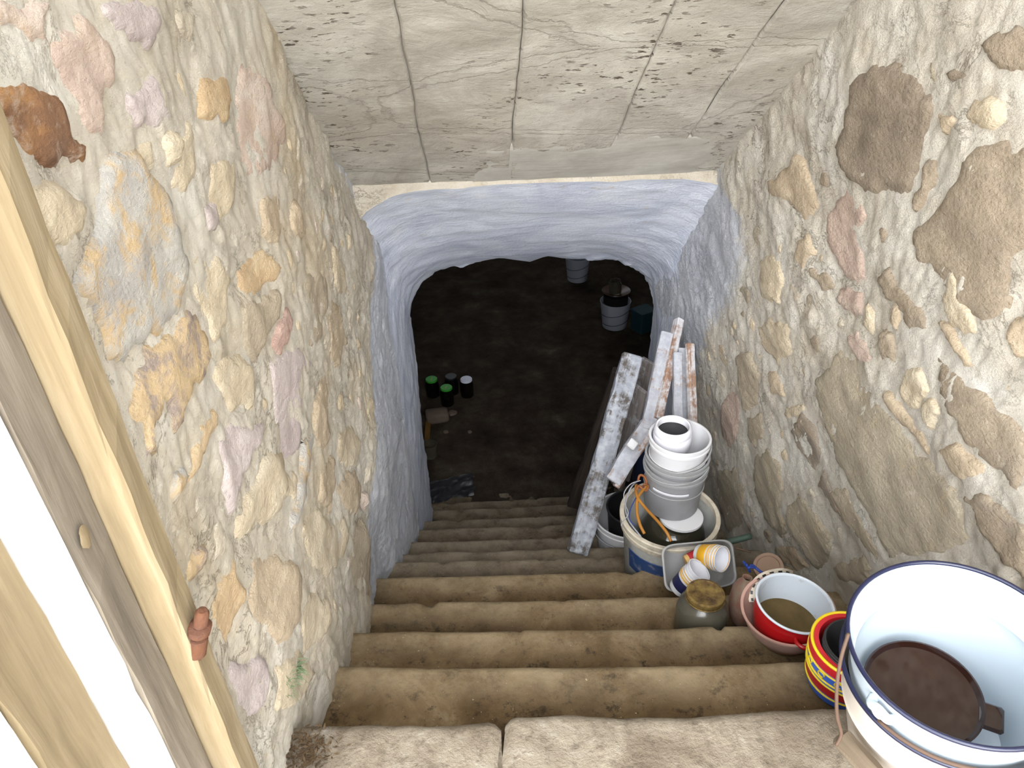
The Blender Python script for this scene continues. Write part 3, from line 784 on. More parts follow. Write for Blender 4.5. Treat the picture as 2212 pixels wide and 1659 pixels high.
# the dark cellar beyond
def sheet(name, fn, nu, nv, mat, flip=False):
    V = [fn(i/(nu-1), j/(nv-1)) for i in range(nu) for j in range(nv)]
    f = grid_faces(nu, nv); return mk(name, V, [q[::-1] for q in f] if flip else f, mat)
CX0, CX1, CYB, CZF, CZC = -1.5, 2.4, 8.6, -3.25, -1.15
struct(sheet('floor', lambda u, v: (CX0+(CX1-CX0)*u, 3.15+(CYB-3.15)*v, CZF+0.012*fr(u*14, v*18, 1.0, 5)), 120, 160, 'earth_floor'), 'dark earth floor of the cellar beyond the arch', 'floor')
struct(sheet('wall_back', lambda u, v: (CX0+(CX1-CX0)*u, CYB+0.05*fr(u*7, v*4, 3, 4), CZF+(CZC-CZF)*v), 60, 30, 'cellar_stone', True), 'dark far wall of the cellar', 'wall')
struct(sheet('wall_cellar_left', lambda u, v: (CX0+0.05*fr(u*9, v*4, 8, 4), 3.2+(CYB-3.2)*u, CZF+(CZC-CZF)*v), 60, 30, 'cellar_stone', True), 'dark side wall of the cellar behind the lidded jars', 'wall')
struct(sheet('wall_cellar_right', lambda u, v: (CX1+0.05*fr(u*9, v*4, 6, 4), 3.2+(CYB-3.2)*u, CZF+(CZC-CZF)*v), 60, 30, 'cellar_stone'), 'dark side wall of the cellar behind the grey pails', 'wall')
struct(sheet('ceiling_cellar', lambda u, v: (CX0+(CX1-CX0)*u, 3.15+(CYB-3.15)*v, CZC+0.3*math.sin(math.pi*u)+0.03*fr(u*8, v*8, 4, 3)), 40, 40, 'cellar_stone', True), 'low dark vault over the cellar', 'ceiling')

# ------------------------------------------------------------------ steps
stairs = empty('staircase', (0.2, YN[0], ZS[0])); struct(stairs, 'footworn brown stone steps going down from the pale threshold into the cellar', 'staircase')
def to_parent(o, par):
    o.parent = par; o.matrix_parent_inverse = Matrix.Translation(-par.location)
    return o
def step_mesh(k, name, mat, x0=-0.50, x1=1.16, back=0.16, par=stairs, seed=None, amp=1.0, yn=None, zt=None, drop=0.30):
    seed = k*4.3 if seed is None else seed
    yn = YN[k] if yn is None else yn; zt = ZS[k] if zt is None else zt
    yb = (YN[k-1] if k > 0 else yn-0.3)-back
    nx = max(20, int((x1-x0)/0.011)); V = []
    R = 0.026
    arc = [(-R+R*math.sin(a), -R+R*math.cos(a)) for a in np.linspace(0, math.pi/2, 6)]
    tread = [(-(yn-yb)*(1-q), 0.0) for q in (0, 0.2, 0.4, 0.52, 0.62, 0.7, 0.77, 0.83, 0.88)]
    prof = tread+arc+[(-0.004, -0.045), (-0.016, -0.062), (-0.022, -0.10), (-0.024, -0.16), (-0.024, -drop)]
    for i in range(nx):
        x = x0+(x1-x0)*i/(nx-1)
        sl = SLANT[k]*(x+0.4)
        w = 0.006*fr(x*3+seed, seed, 1.0, 4)*amp; wz = 0.004*fr(x*3.3+seed, 2.0, seed, 4)*amp
        chip = max(0.0, fr(x*10+seed, 7.0, seed, 3)-0.42)*0.035*amp
        for (dy, dz) in prof:
            y = yn+sl+dy+w; z = zt+dz+wz
            if dy > -0.05 and dz > -0.08: y -= chip; z -= chip*0.4
            wear_and_light = -0.006*math.exp(-((x-0.15)/0.35)**2)*sstep(-0.2, 0, dy)  # here only the trodden hollow in the tread's shape
            z += wear_and_light+0.0025*fr(x*12+seed, y*12, z*12, 4)*amp
            if k == 0:                               # rounded, chipped block ends
                e = min(x-x0, x1-x)
                rr = 0.016*(1-min(1, e/0.022))**2
                z -= rr*0.7; y -= rr*0.5*(dy > -0.06)
                x_ = x+0.012*fr(y*9, z*9, 4.0, 3)*(1-min(1, e/0.05))
                V.append((x_, y, z)); continue
            V.append((x, y, z))
    o = mk(name, V, grid_faces(nx, len(prof)), mat)
    wv = [sstep(-0.13, -0.02, dy)*(1-sstep(0.02, 0.06, -dz)) for dy, dz in prof]*nx  # mask of the painted-in light, strongest at the nosing, fading back along the tread
    o.data.attributes.new('wear_and_light', 'FLOAT', 'POINT').data.foreach_set('value', wv)
    # flip towards the viewer where needed
    return to_parent(o, par)
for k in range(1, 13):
    step_mesh(k, 'step', 'step_stone' if k <= 4 else 'step_stone_lower')
# threshold: two pale blocks with a joint
jx = float(onZ(1082, 1552, ZS[0])[0])
for k, (a, b, dz, sd) in enumerate(((-0.52, jx-0.004, 0.0, 2.2), (jx+0.004, 1.16, 0.006, 8.8))):
    o = step_mesh(0, 'threshold_block', 'threshold_stone', a, b, 0.18, stairs, sd, 1.9, YN[0]+(0.0 if k == 0 else 0.006), ZS[0]+dz)
yard = sheet('floor_yard', lambda u, v: (-4+8*u, -6+6.45*v, ZS[0]-0.03+0.01*fr(u*20, v*20, 5, 4)), 60, 60, 'yard_ground')
struct(yard, 'pale trodden ground in front of the threshold', 'floor')
# ==== OBJECTS ====
def D(px, py, d): return ray(px, py)*d
def azim(c, px, py, z):
    p = onZ(px, py, z); return math.atan2(p[1]-c[1], p[0]-c[0])
def bprof(R, r, h, th=0.003, foot=0.0):
    return [(0, foot), (r-0.010, foot), (r-0.008, 0), (r-0.002, 0), (r, 0.004), (R, h), (R-th, h), (r-th, foot+0.010), (r-th-0.006, foot+th+0.002), (0, foot+th+0.002)]
def torus(name, R, r, z, mat, parent, seg=64, sr=10, wob=0.0, a0=0, a1=None, squash=(1, 1)):
    full = a1 is None
    n = seg if full else seg+1
    pts = []
    for k in range(n):
        a = 2*math.pi*k/seg if full else a0+(a1-a0)*k/seg
        pts.append((R*math.cos(a)*squash[0], R*math.sin(a)*squash[1], z+wob*math.sin(a+1)))
    V, Fc = tube_geo(pts, r, sr, full); return mk(name, V, Fc, mat, parent)
def to_local(par, pts):
    m = par.matrix_basis.inverted()
    par_m = Matrix.LocRotScale(par.location, par.rotation_quaternion if par.rotation_mode == 'QUATERNION' else par.rotation_euler, par.scale).inverted()
    return [par_m @ Vector(map(float, p)) for p in pts]
def wtube(name, pts, r, mat, par, seg=8, n=6):
    """tube through world points, as a part of par"""
    return tube(name, to_local(par, pts), r, mat, par, seg, n)

# ------------------------------------------------------------------ timber door frame at the side of the stairs
X1, X3, X5 = -0.385, -0.420, -0.468
Y2, Y4, Y5 = 0.600, 0.532, 0.427
zb, zt = ZS[0]-0.02, 0.55
frame = empty('door_frame', (-0.45, 0.53, zb)); tag(frame, 'upright timber door frame of bare tan, weathered grey and white boards beside the rubble wall', 'door frame')
def post(name, xa, xb, ya, yb, mat, sd, z0=zb, z1=zt, par=frame):
    V, Fc = box_geo(xb-xa, yb-ya, z1-z0, 0.004, 40, 0.0035, sd)
    o = mk(name, V, Fc, mat, par, False); o.location = ((xa+xb)/2+0.45, (ya+yb)/2-0.53, z0-zb); return o
post('inner_board', X1-0.10, X1, Y2, Y2+0.045, 'wood_tan', 1)
post('grey_stile', X3-0.085, X3, Y4+0.004, Y2, 'wood_grey', 5)
post('white_strip', X3-0.088, X3-0.001, Y4-0.002, Y4+0.004, 'wood_white', 9)
post('outer_post', X5-0.12, X5, Y5+0.005, Y4-0.003, 'wood_tan', 13)
post('white_strip', X5-0.12, X5-0.001, Y5-0.002, Y5+0.005, 'wood_white', 17)
# the pale knot on the grey board
kp = onX(178, 1160, X3+0.001)
kn = mk('knot', [(0, 0, 0)]+[(0.001*(1-abs(q)), 0.009*math.cos(a)*(1+0.4*noise.noise(Vector((a*1.3, 1, 2)))), 0.014*math.sin(a)*(1+0.4*noise.noise(Vector((a*1.7, 4, 2))))) for a in np.linspace(0, 2*math.pi, 14, False) for q in (1,)], [(0, 1+k, 1+(k+1) % 14) for k in range(14)], 'wood_tan', frame)
kn.data.vertices[0].co.x = 0.003
kn.location = (kp[0]+0.0025+0.45, kp[1]-0.53, kp[2]-zb)

# rusty hinge pin sticking out of the wall
b0 = onX(425, 1395, -0.385); b1 = onX(438, 1318, -0.365)
pin = empty('hinge_pin', tuple(b0)); tag(pin, 'rusty iron hinge pin with a collar set into the wall beside the door frame', 'hinge')
pin.rotation_mode = 'QUATERNION'; pin.rotation_quaternion = Vector((0, 0, 1)).rotation_difference(Vector(b1-b0).normalized())
LP = float(np.linalg.norm(b1-b0))
lathe('shaft', [(0, -0.02), (0.0085, -0.02), (0.0090, LP*0.5), (0.0088, LP*0.92), (0.006, LP), (0, LP+0.001)], 'iron_rust', pin, 18, wob=0.15)
lathe('collar', [(0.009, LP*0.40), (0.0145, LP*0.42), (0.0150, LP*0.56), (0.009, LP*0.60)], 'iron_rust', pin, 18, wob=0.2)
lathe('plate', [(0.008, -0.012), (0.0125, -0.012), (0.0120, LP*0.26), (0.009, LP*0.28)], 'iron_rust', pin, 18, wob=0.2)

# ------------------------------------------------------------------ the two nested enamel buckets on the threshold
nrm = np.array([-0.12, -0.07, 1.0]); nrm /= np.linalg.norm(nrm)
rimc = np.array([0.672, 0.679, -0.944])
def enamel_prof(R, r, h):
    return [(0, 0.006), (r-0.006, 0.006), (r, 0), (r+0.002, 0.006), (r+(R-r)*0.60, h*0.60), (r+(R-r)*0.64+0.004, h*0.64), (r+(R-r)*0.68, h*0.68), (R-0.002, h-0.002), (R-0.004, h-0.002),
            (r+(R-r)*0.76-0.003, h*0.76), (r+(R-r)*0.72-0.0065, h*0.725), (r+(R-r)*0.68-0.003, h*0.69), (r+(R-r)*0.62-0.003, h*0.63), (r-0.003, 0.016), (r-0.012, 0.010), (0, 0.010)]
bA, _ = axis_empty('enamel_bucket', rimc-nrm*0.315, rimc)
tag(bA, 'cream enamel bucket with navy rim standing on the threshold under a white one', 'bucket', 'nested enamel buckets')
lathe('body', enamel_prof(0.157, 0.115, 0.252), 'enamel_cream', bA, 72)
torus('rim', 0.156, 0.0038, 0.252, 'enamel_navy', bA, 80)
bB, _ = axis_empty('enamel_bucket', rimc-nrm*0.262, rimc)
tag(bB, 'white enamel bucket with navy rim, brown glass dish lying inside', 'bucket', 'nested enamel buckets')
lathe('body', enamel_prof(0.155, 0.108, 0.262), 'enamel_white', bB, 72)
torus('rim', 0.154, 0.0036, 0.262, 'enamel_navy', bB, 80)
ae = azim(rimc, 1905, 1500, -0.945)
def ear(par, a, R, z, mat):
    ca, sa = math.cos(a), math.sin(a)
    pts = [((R+d)*ca-s*sa, (R+d)*sa+s*ca, z+dz) for s, d, dz in ((-0.020, -0.004, -0.012), (-0.014, 0.008, -0.010), (0, 0.012, -0.002), (0.014, 0.008, -0.010), (0.020, -0.004, -0.012))]
    e = tube('ear', pts, [0.0075]*25, mat, par, 10, 6)
    V, Fc = tube_geo([((R+0.012)*ca+0.007*math.cos(q)*(-sa), (R+0.012)*sa+0.007*math.cos(q)*ca, z-0.012+0.007*math.sin(q)) for q in np.linspace(0, 2*math.pi, 14, False)], 0.0028, 7, True)
    mk('ring', V, Fc, mat, e)
    return e
ear(bB, ae, 0.151, 0.243, 'enamel_white'); ear(bB, ae+math.pi, 0.151, 0.243, 'enamel_white')
torus('bail', 0.163, 0.0030, 0.222, 'wire_tan', bB, 60, 7, 0.004, ae+0.02, ae+math.pi-0.02)
hp = [D(1833, 1368, 1.080), D(1817, 1420, 1.083), D(1808, 1480, 1.100), D(1808, 1545, 1.12), D(1817, 1585, 1.135), D(1806, 1610, 1.14)]
wtube('bail', hp, 0.0028, 'wire_tan', bA, 7, 6)
# brown glass dish in the bucket
dc = np.array(rimc)-nrm*0.170+np.array([-0.026, 0.012, 0.0])
dish, _ = axis_empty('glass_dish', dc-np.array([0, 0, 0.0]), dc+np.array([-0.10, -0.16, 1.0]))
tag(dish, 'dark amber glass dish with a tab handle lying tilted in the white enamel bucket', 'dish')
lathe('body', [(0, 0), (0.066, 0), (0.082, 0.012), (0.086, 0.026), (0.089, 0.030), (0.086, 0.031), (0.081, 0.022), (0, 0.0205)], 'amber_glass', dish, 64)
ad = azim(dc, 2118, 1560, dc[2])
V, Fc = box_geo(0.045, 0.034, 0.010, 0.004, 1); tb = mk('tab', V, Fc, 'amber_glass', dish, False)
tb.location = (0.098*math.cos(ad), 0.098*math.sin(ad), 0.018); tb.rotation_euler = (0, 0, ad+math.pi/2)
# driftwood chip under the buckets
chip = bar('wood_chip', D(1812, 1588, 1.19), D(1905, 1690, 1.13), 0.034, 0.022, 'wood_driftwood', None, None, 0.006, 0.006, 3)
tag(chip, 'grey brown splinter of wood wedged against the cream enamel bucket', 'wood')

# ------------------------------------------------------------------ painted pot with a black pail inside, on the step under the threshold
c0 = onZ(1846, 1393, -1.300)
pp, _ = axis_empty('painted_pot', np.array([c0[0], c0[1], ZS[1]+0.004]), c0)
tag(pp, 'red, yellow and blue painted pot squeezed in beside the enamel buckets', 'pot')
hP = 0.125
def pr(z): return 0.072+0.012*math.sin(min(1, z/hP)*1.9)
lathe('body', [(0, 0), (pr(0)-0.004, 0), (pr(0), 0.004)]+[(pr(z), z) for z in np.linspace(0.01, hP, 8)]+[(pr(hP)-0.006, hP), (pr(0)-0.008, 0.012), (0, 0.010)], 'plastic_blue', pp, 56)
def band(name, za, zb_, mat, e=0.0012): 
    zz = np.linspace(za, zb_, 4); return lathe(name, [(pr(za)-0.001, za)]+[(pr(z)+e, z) for z in zz]+[(pr(zb_)-0.001, zb_)], mat, pp, 56)
band('red_band', 0.036, 0.060, 'plastic_red'); band('red_band', 0.102, 0.124, 'plastic_red')
for z in (0.030, 0.064, 0.075, 0.098): torus('yellow_stripe', pr(z)+0.0006, 0.0024, z, 'plastic_yellow', pp, 60, 6, 0.0015)
torus('yellow_rim', pr(hP)-0.001, 0.0036, hP, 'plastic_yellow', pp, 60, 8)
lathe('red_lining', [(pr(hP)-0.004, hP+0.001), (pr(hP)-0.014, hP+0.002), (pr(hP)-0.016, hP-0.006), (0.068, 0.05)], 'plastic_red', pp, 56)
for k in range(14):
    a = k*2*math.pi/14; pts = []
    for q in np.linspace(0, 5.2, 12):
        aa = a+0.09*math.cos(q)*(1+0.2*q/5); z = 0.086+0.007*math.sin(q)
        pts.append(((pr(z)+0.001)*math.cos(aa), (pr(z)+0.001)*math.sin(aa), z))
    tube('yellow_curl', pts, 0.0016, 'plastic_yellow', pp, 6, 0)
c1 = onZ(1853, 1391, -1.284)
bp, _ = axis_empty('black_pail', np.array([c1[0], c1[1], -1.405]), c1); tag(bp, 'small black plastic pail standing inside the painted pot', 'pail')
lathe('body', bprof(0.0635, 0.050, 0.121), 'plastic_black_dusty', bp, 48)
for z in (0.101, 0.108, 0.115): torus('ridge', 0.0632, 0.0022, z, 'plastic_black_dusty', bp, 48, 6)

# ------------------------------------------------------------------ red enamel pot in a pink bowl
pc = np.array([0.712, 1.203, -1.463]); pn = np.array([0.075, -0.01, 1.0]); pn /= np.linalg.norm(pn)
bowlc = pc+np.array([-0.012, 0.004, -0.030])
bw, _ = axis_empty('plastic_bowl', bowlc-np.array([-0.01, 0, 0.088]), bowlc)
tag(bw, 'dirty pink plastic bowl holding the red enamel pot', 'bowl')
lathe('body', [(0, 0.003), (0.066, 0), (0.074, 0.004), (0.100, 0.05), (0.107, 0.086), (0.113, 0.090), (0.113, 0.094), (0.106, 0.092), (0.097, 0.05), (0.070, 0.010), (0, 0.008)], 'bowl_pink', bw, 64, wob=0.02)
rp, _ = axis_empty('enamel_pot', pc-pn*0.100, pc); tag(rp, 'red enamel pot with white inside and muddy water, set in a pink bowl', 'pot')
lathe('body', [(0, 0.002), (0.072, 0.0), (0.080, 0.006), (0.089, 0.045), (0.0915, 0.097), (0.0905, 0.099)], 'pot_red', rp, 64)
lathe('lining', [(0.0905, 0.099), (0.088, 0.098), (0.086, 0.06), (0.077, 0.012), (0.066, 0.006), (0, 0.006)], 'pot_white', rp, 64)
torus('rim', 0.0922, 0.0034, 0.099, 'pot_white', rp, 72, 8)
lathe('sediment', [(0, 0.024), (0.05, 0.025), (0.0802, 0.022)], 'sediment', rp, 48, wob=0.06)
ah = azim(pc, 1752, 1398, -1.50)
hps = [(0.089*math.cos(ah+d)*(1+o), 0.089*math.sin(ah+d)*(1+o), 0.072) for d, o in ((-0.34, -0.03), (-0.30, 0.15), (-0.15, 0.27), (0.15, 0.27), (0.30, 0.15), (0.34, -0.03))]
tube('handle', hps, 0.0055, 'pot_red', rp, 8, 6)

# woven strap with dashes behind the red pot
sp_ = spline([onZ(1626, 1300, -1.53), onZ(1624, 1276, -1.51), onZ(1637, 1253, -1.495), onZ(1660, 1240, -1.49), onZ(1690, 1235, -1.495), onZ(1712, 1240, -1.52)], 10)
strap = empty('woven_strap', tuple(sp_[0])); tag(strap, 'dirty white strap with black dashes looped behind the red enamel pot', 'strap')
def ribbon(a, b, lift, w0, w1):
    V = []; 
    for i in range(a, b):
        p = sp_[i]; t = sp_[min(i+1, len(sp_)-1)]-sp_[max(i-1, 0)]; t /= np.linalg.norm(t)
        v = -p/np.linalg.norm(p); w = np.cross(t, v); w /= np.linalg.norm(w)
        for q, l in ((w0, lift-0.0015), (w0, lift), (w1, lift), (w1, lift-0.0015)): V.append(p+w*q+v*l-sp_[0])
    n = b-a; return V, grid_faces(n, 4, True)+[(3, 2, 1, 0), tuple((n-1)*4+k for k in range(4))]
V, Fc = ribbon(0, len(sp_), 0.0, -0.009, 0.009); mk('band', V, Fc, 'plastic_aged', strap, False)
for k in range(1, len(sp_)-5, 6):
    V, Fc = ribbon(k, k+4, 0.0012, -0.003, 0.003); mk('dash', V, Fc, 'plastic_black', strap, False)
rc = spline([onZ(1640, 1292, -1.55), onZ(1640, 1275, -1.53), onZ(1652, 1258, -1.515), onZ(1675, 1247, -1.51)], 6)
wtube('red_lining', rc, 0.012, 'plastic_red', strap, 8, 2)

# collapsed red jug tied with blue twine, and a clear lid behind it
jc = onZ(1612, 1300, -1.66)
jg, _ = axis_empty('plastic_jug', jc-np.array([0, 0, 0.085]), jc+np.array([0.0, 0.02, 0.06]))
tag(jg, 'dusty red plastic jug lying squashed between the rusty lidded jar and the pot', 'jug')
lathe('body', [(0, 0), (0.034, 0.004), (0.046, 0.030), (0.050, 0.070), (0.046, 0.105), (0.032, 0.135), (0.018, 0.150), (0.016, 0.160), (0.013, 0.160), (0.012, 0.145)], 'jug_dusty', jg, 40, wob=0.20, squash=(0.86, 0.95))
tw = empty('twine', tuple(onZ(1616, 1222, -1.60))); tag(tw, 'scrap of bright blue twine knotted on the red jug', 'twine')
wtube('strand', [D(1606, 1213, 2.02), D(1616, 1226, 2.0), D(1625, 1221, 1.995), D(1640, 1233, 1.985), D(1652, 1240, 1.98)], 0.0038, 'twine_blue', tw, 6, 6)
wtube('strand', [D(1612, 1218, 2.0), D(1620, 1235, 1.985), D(1617, 1226, 1.97), D(1630, 1226, 1.975)], 0.0034, 'twine_blue', tw, 6, 6)
lc = onZ(1660, 1226, -1.72); pl, _ = axis_empty('plastic_cover', lc, lc+np.array([-0.35, -0.25, 1.0]))
tag(pl, 'dusty clear plastic lid lying behind the red mug at the wall foot', 'lid')
lathe('disc', [(0, 0.004), (0.034, 0.004), (0.036, 0.008), (0.041, 0.008), (0.043, 0), (0.045, 0.0), (0.044, 0.010), (0.035, 0.0105), (0.033, 0.0065), (0, 0.0065)], 'lid_dusty', pl, 44)

# ------------------------------------------------------------------ glass jar with rusty lid
gc = np.array([0.547, 1.358, -1.598]); gj, _ = axis_empty('glass_jar', gc-np.array([0.004, 0.004, 0.158]), gc)
tag(gj, 'empty glass preserving jar with a rusty gold lid on the step', 'jar')
lathe('body', [(0, 0.004), (0.060, 0), (0.069, 0.006), (0.072, 0.03), (0.072, 0.095), (0.066, 0.118), (0.052, 0.134), (0.046, 0.140), (0.046, 0.156), (0.043, 0.156), (0.043, 0.140), (0.050, 0.131), (0.063, 0.116), (0.069, 0.095), (0.069, 0.03), (0.066, 0.010), (0, 0.008)], 'glass_dusty', gj, 56)
ld = lathe('lid', [(0, 0.163), (0.042, 0.163), (0.045, 0.165), (0.0515, 0.1635), (0.0525, 0.160), (0.0525, 0.148), (0.0510, 0.146), (0.0475, 0.146)], 'lid_gold', gj, 60)
torus('lid_bead', 0.0518, 0.0022, 0.1475, 'lid_gold', ld, 60, 6)

# ------------------------------------------------------------------ clear tray of used cups
cor = [onZ(*p) for p in ((1432, 1180, -1.700), (1578, 1166, -1.700), (1590, 1262, -1.795), (1442, 1279, -1.795))]
ctr = sum(cor)/4
tn = np.cross(cor[1]-cor[0], cor[3]-cor[0]); tn /= np.linalg.norm(tn); tn = tn if tn[2] > 0 else -tn
ty = empty('plastic_tray', tuple(ctr)); tag(ty, 'cloudy clear plastic food tray holding used cups beside the big bucket', 'tray')
def tray_ring(f, d, rad=0.22, n=8):
    out = []
    for k in range(4):
        c = cor[k]; a = cor[k-1]; b = cor[(k+1) % 4]
        for q in np.linspace(0, 1, n):
            p0 = c+(a-c)*rad; p2 = c+(b-c)*rad; p = p0*(1-q)**2+c*2*q*(1-q)+p2*q*q
            out.append((p-ctr)*f-tn*d)
    return out
rings = [(1.06, 0.006), (1.065, 0.001), (1.04, 0.0), (1.0, 0.0), (0.985, 0.006), (0.90, 0.066), (0.86, 0.080), (0.3, 0.081)]
V = []
for f, d in rings: V += tray_ring(f, d)
nn = 32; Fc = grid_faces(len(rings), nn, True)+[tuple((len(rings)-1)*nn+k for k in range(nn))]
mk('body', V, [f[::-1] for f in Fc], 'plastic_tray', ty)
def cup(p0, axis, R, r, h, colours, label, group):
    o, _ = axis_empty('plastic_cup', p0, np.array(p0)+np.array(axis))
    tag(o, label, 'cup', group)
    lathe('wall', [(0, 0), (r-0.001, 0), (r, 0.002), (R-0.0006, h*0.94), (R-0.0016, h*0.94), (r-0.0014, 0.003), (0, 0.002)], colours[0], o, 36)
    torus('rim', R, 0.0016, h, colours[1], o, 40, 6)
    lathe('rim_band', [(R-0.001, h*0.93), (R+0.0006, h*0.935), (R+0.0006, h*0.995), (R-0.001, h)], colours[2], o, 36)
    lathe('label_band', [(r+(R-r)*0.25, h*0.25), (r+(R-r)*0.25+0.0006, h*0.26), (r+(R-r)*0.80+0.0006, h*0.80), (r+(R-r)*0.80, h*0.81)], colours[3], o, 36)
    return o
dA = np.array(onZ(1512, 1230, -1.70))-np.array(onZ(1470, 1266, -1.775)); dA /= np.linalg.norm(dA)
tipA = onZ(1511, 1231, -1.70)
names = ('front', 'second', 'third', 'last')
setA = [('plastic_white_clean', 'plastic_white_clean', 'plastic_white_clean', 'plastic_white_clean'), ('plastic_white_clean', 'plastic_white', 'cup_yellow', 'cup_navy'),
        ('plastic_white', 'plastic_white', 'cup_yellow', 'cup_navy'), ('plastic_white', 'cup_tan', 'cup_yellow', 'cup_navy')]
for k in range(4):
    R = 0.0385 if k == 0 else 0.0365
    off = 0.066+(0.0 if k == 0 else 0.020+0.009*(k-1))
    cup(tipA-dA*off, dA, R, 0.030, 0.066 if k == 0 else 0.062, setA[k], names[k]+' cup of the stack nearest the rusty lidded jar, '+('plain white' if k == 0 else 'with a yellow rim band'), 'cups in the clear tray')
dB = np.array(onZ(1562, 1208, -1.68))-np.array(onZ(1512, 1196, -1.715)); dB /= np.linalg.norm(dB)
tipB = onZ(1561, 1208, -1.68)
setB = [('plastic_white_clean', 'plastic_white', 'cup_yellow', 'cup_yellow'), ('plastic_white', 'plastic_white', 'cup_yellow', 'cup_navy'), ('plastic_white', 'plastic_white', 'cup_yellow', 'cup_red'), ('plastic_white', 'cup_tan', 'cup_yellow', 'cup_yellow')]
for k in range(4):
    cup(tipB-dB*(0.060+0.0095*k), dB, 0.0385, 0.029, 0.058, setB[k], names[k]+' yellow and white cup of the stack nearest the wall', 'cups in the clear tray')
tipC = onZ(1530, 1198, -1.735); dC = np.array([0.93, 0.18, 0.22])
for k in range(3):
    cup(tipC-dC*(0.062+0.008*k), dC, 0.030, 0.024, 0.050, ('cup_tan', 'cup_tan', 'cup_tan', 'cup_red' if k else 'cup_navy'), names[k]+' tan cup of the short stack behind the others', 'cups in the clear tray')

# ------------------------------------------------------------------ big bucket with glass flagon, cables and a tower of pails
Bc = np.array([0.575, 1.850, -1.760])
bk, _ = axis_empty('plastic_bucket', Bc-np.array([0, -0.01, 0.290]), Bc)
tag(bk, 'large grubby grey bucket with a blue print holding a glass flagon', 'bucket')
lathe('body', [(0, 0.004), (0.128, 0), (0.134, 0.006), (0.158, 0.262), (0.158, 0.29), (0.1555, 0.29), (0.131, 0.012), (0, 0.009)], 'bucket_grey', bk, 64)
lathe('rim', [(0.157, 0.245), (0.165, 0.246), (0.166, 0.262), (0.162, 0.265), (0.162, 0.270), (0.168, 0.273), (0.169, 0.290), (0.165, 0.293), (0.154, 0.292), (0.1535, 0.270)], 'plastic_aged', bk, 64)
a_l = azim(Bc, 1400, 1190, -1.86)
lathe('blue_print', [(0.1425, 0.100), (0.1450, 0.102), (0.1535, 0.192), (0.1520, 0.194)], 'print_blue', bk, 24, a_l-0.35, a_l+0.60)
wtube('bail', [D(1378, 1038, 2.56), D(1362, 1055, 2.5), D(1352, 1085, 2.47), D(1352, 1105, 2.45), D(1362, 1130, 2.42), D(1385, 1160, 2.39)], 0.0028, 'wire_grey', bk, 6, 6)
fg, _ = axis_empty('glass_flagon', Bc+np.array([0.022, 0.026, -0.282]), Bc+np.array([0.024, 0.028, 0.0]))
tag(fg, 'dark glass flagon standing in the big grey bucket', 'flagon')
lathe('body', [(0, 0.0), (0.105, 0), (0.118, 0.02), (0.120, 0.14), (0.110, 0.190), (0.088, 0.222), (0.062, 0.236), (0.048, 0.240), (0.048, 0.246), (0.0, 0.246)], 'glass_demijohn', fg, 56)
fl_ = lathe('lid', [(0.0, 0.258), (0.060, 0.258), (0.075, 0.255), (0.075, 0.246), (0.049, 0.244)], 'plastic_white', fg, 40); fl_.location = (0.022, -0.012, 0.0)
# orange cables
cb = empty('cable', tuple(D(1385, 1040, 2.5))); tag(cb, 'orange cable looped over the rim of the big grey bucket', 'cable')
wtube('loop', [D(1378, 1040, 2.53), D(1382, 1027, 2.53), D(1392, 1030, 2.52), D(1396, 1045, 2.51), D(1384, 1053, 2.5), D(1374, 1047, 2.5)], 0.0045, 'cable_rust', cb, 8, 6)
wtube('strand', [D(1396, 1050, 2.49), D(1378, 1075, 2.45), D(1376, 1105, 2.42), D(1382, 1132, 2.40), D(1392, 1153, 2.385)], 0.0052, 'cable_orange', cb, 8, 6)
wtube('strand', [D(1374, 1048, 2.50), D(1376, 1072, 2.45), D(1395, 1098, 2.42), D(1420, 1125, 2.37), D(1440, 1150, 2.34), D(1449, 1169, 2.335)], 0.0052, 'cable_orange', cb, 8, 6)
wtube('strand', [D(1390, 1046, 2.5), D(1400, 1050, 2.49), D(1394, 1060, 2.48), D(1380, 1050, 2.48), D(1375, 1060, 2.47)], 0.0042, 'cable_rust', cb, 8, 6)
wr = empty('thin_wire', tuple(D(1370, 1040, 2.5))); tag(wr, 'thin twisted grey and white wire hanging beside the orange cable', 'wire')
wtube('strand', [D(1384, 1038, 2.50), D(1362, 1046, 2.49), D(1348, 1066, 2.47), D(1351, 1090, 2.45), D(1357, 1110, 2.42), D(1345, 1128, 2.43), D(1342, 1136, 2.43)], 0.0020, 'wire_grey', wr, 6, 6)
wtube('strand', [D(1392, 1052, 2.48), D(1376, 1072, 2.46), D(1362, 1100, 2.43), D(1360, 1122, 2.41), D(1372, 1135, 2.40)], 0.0016, 'twine_blue', wr, 6, 6)

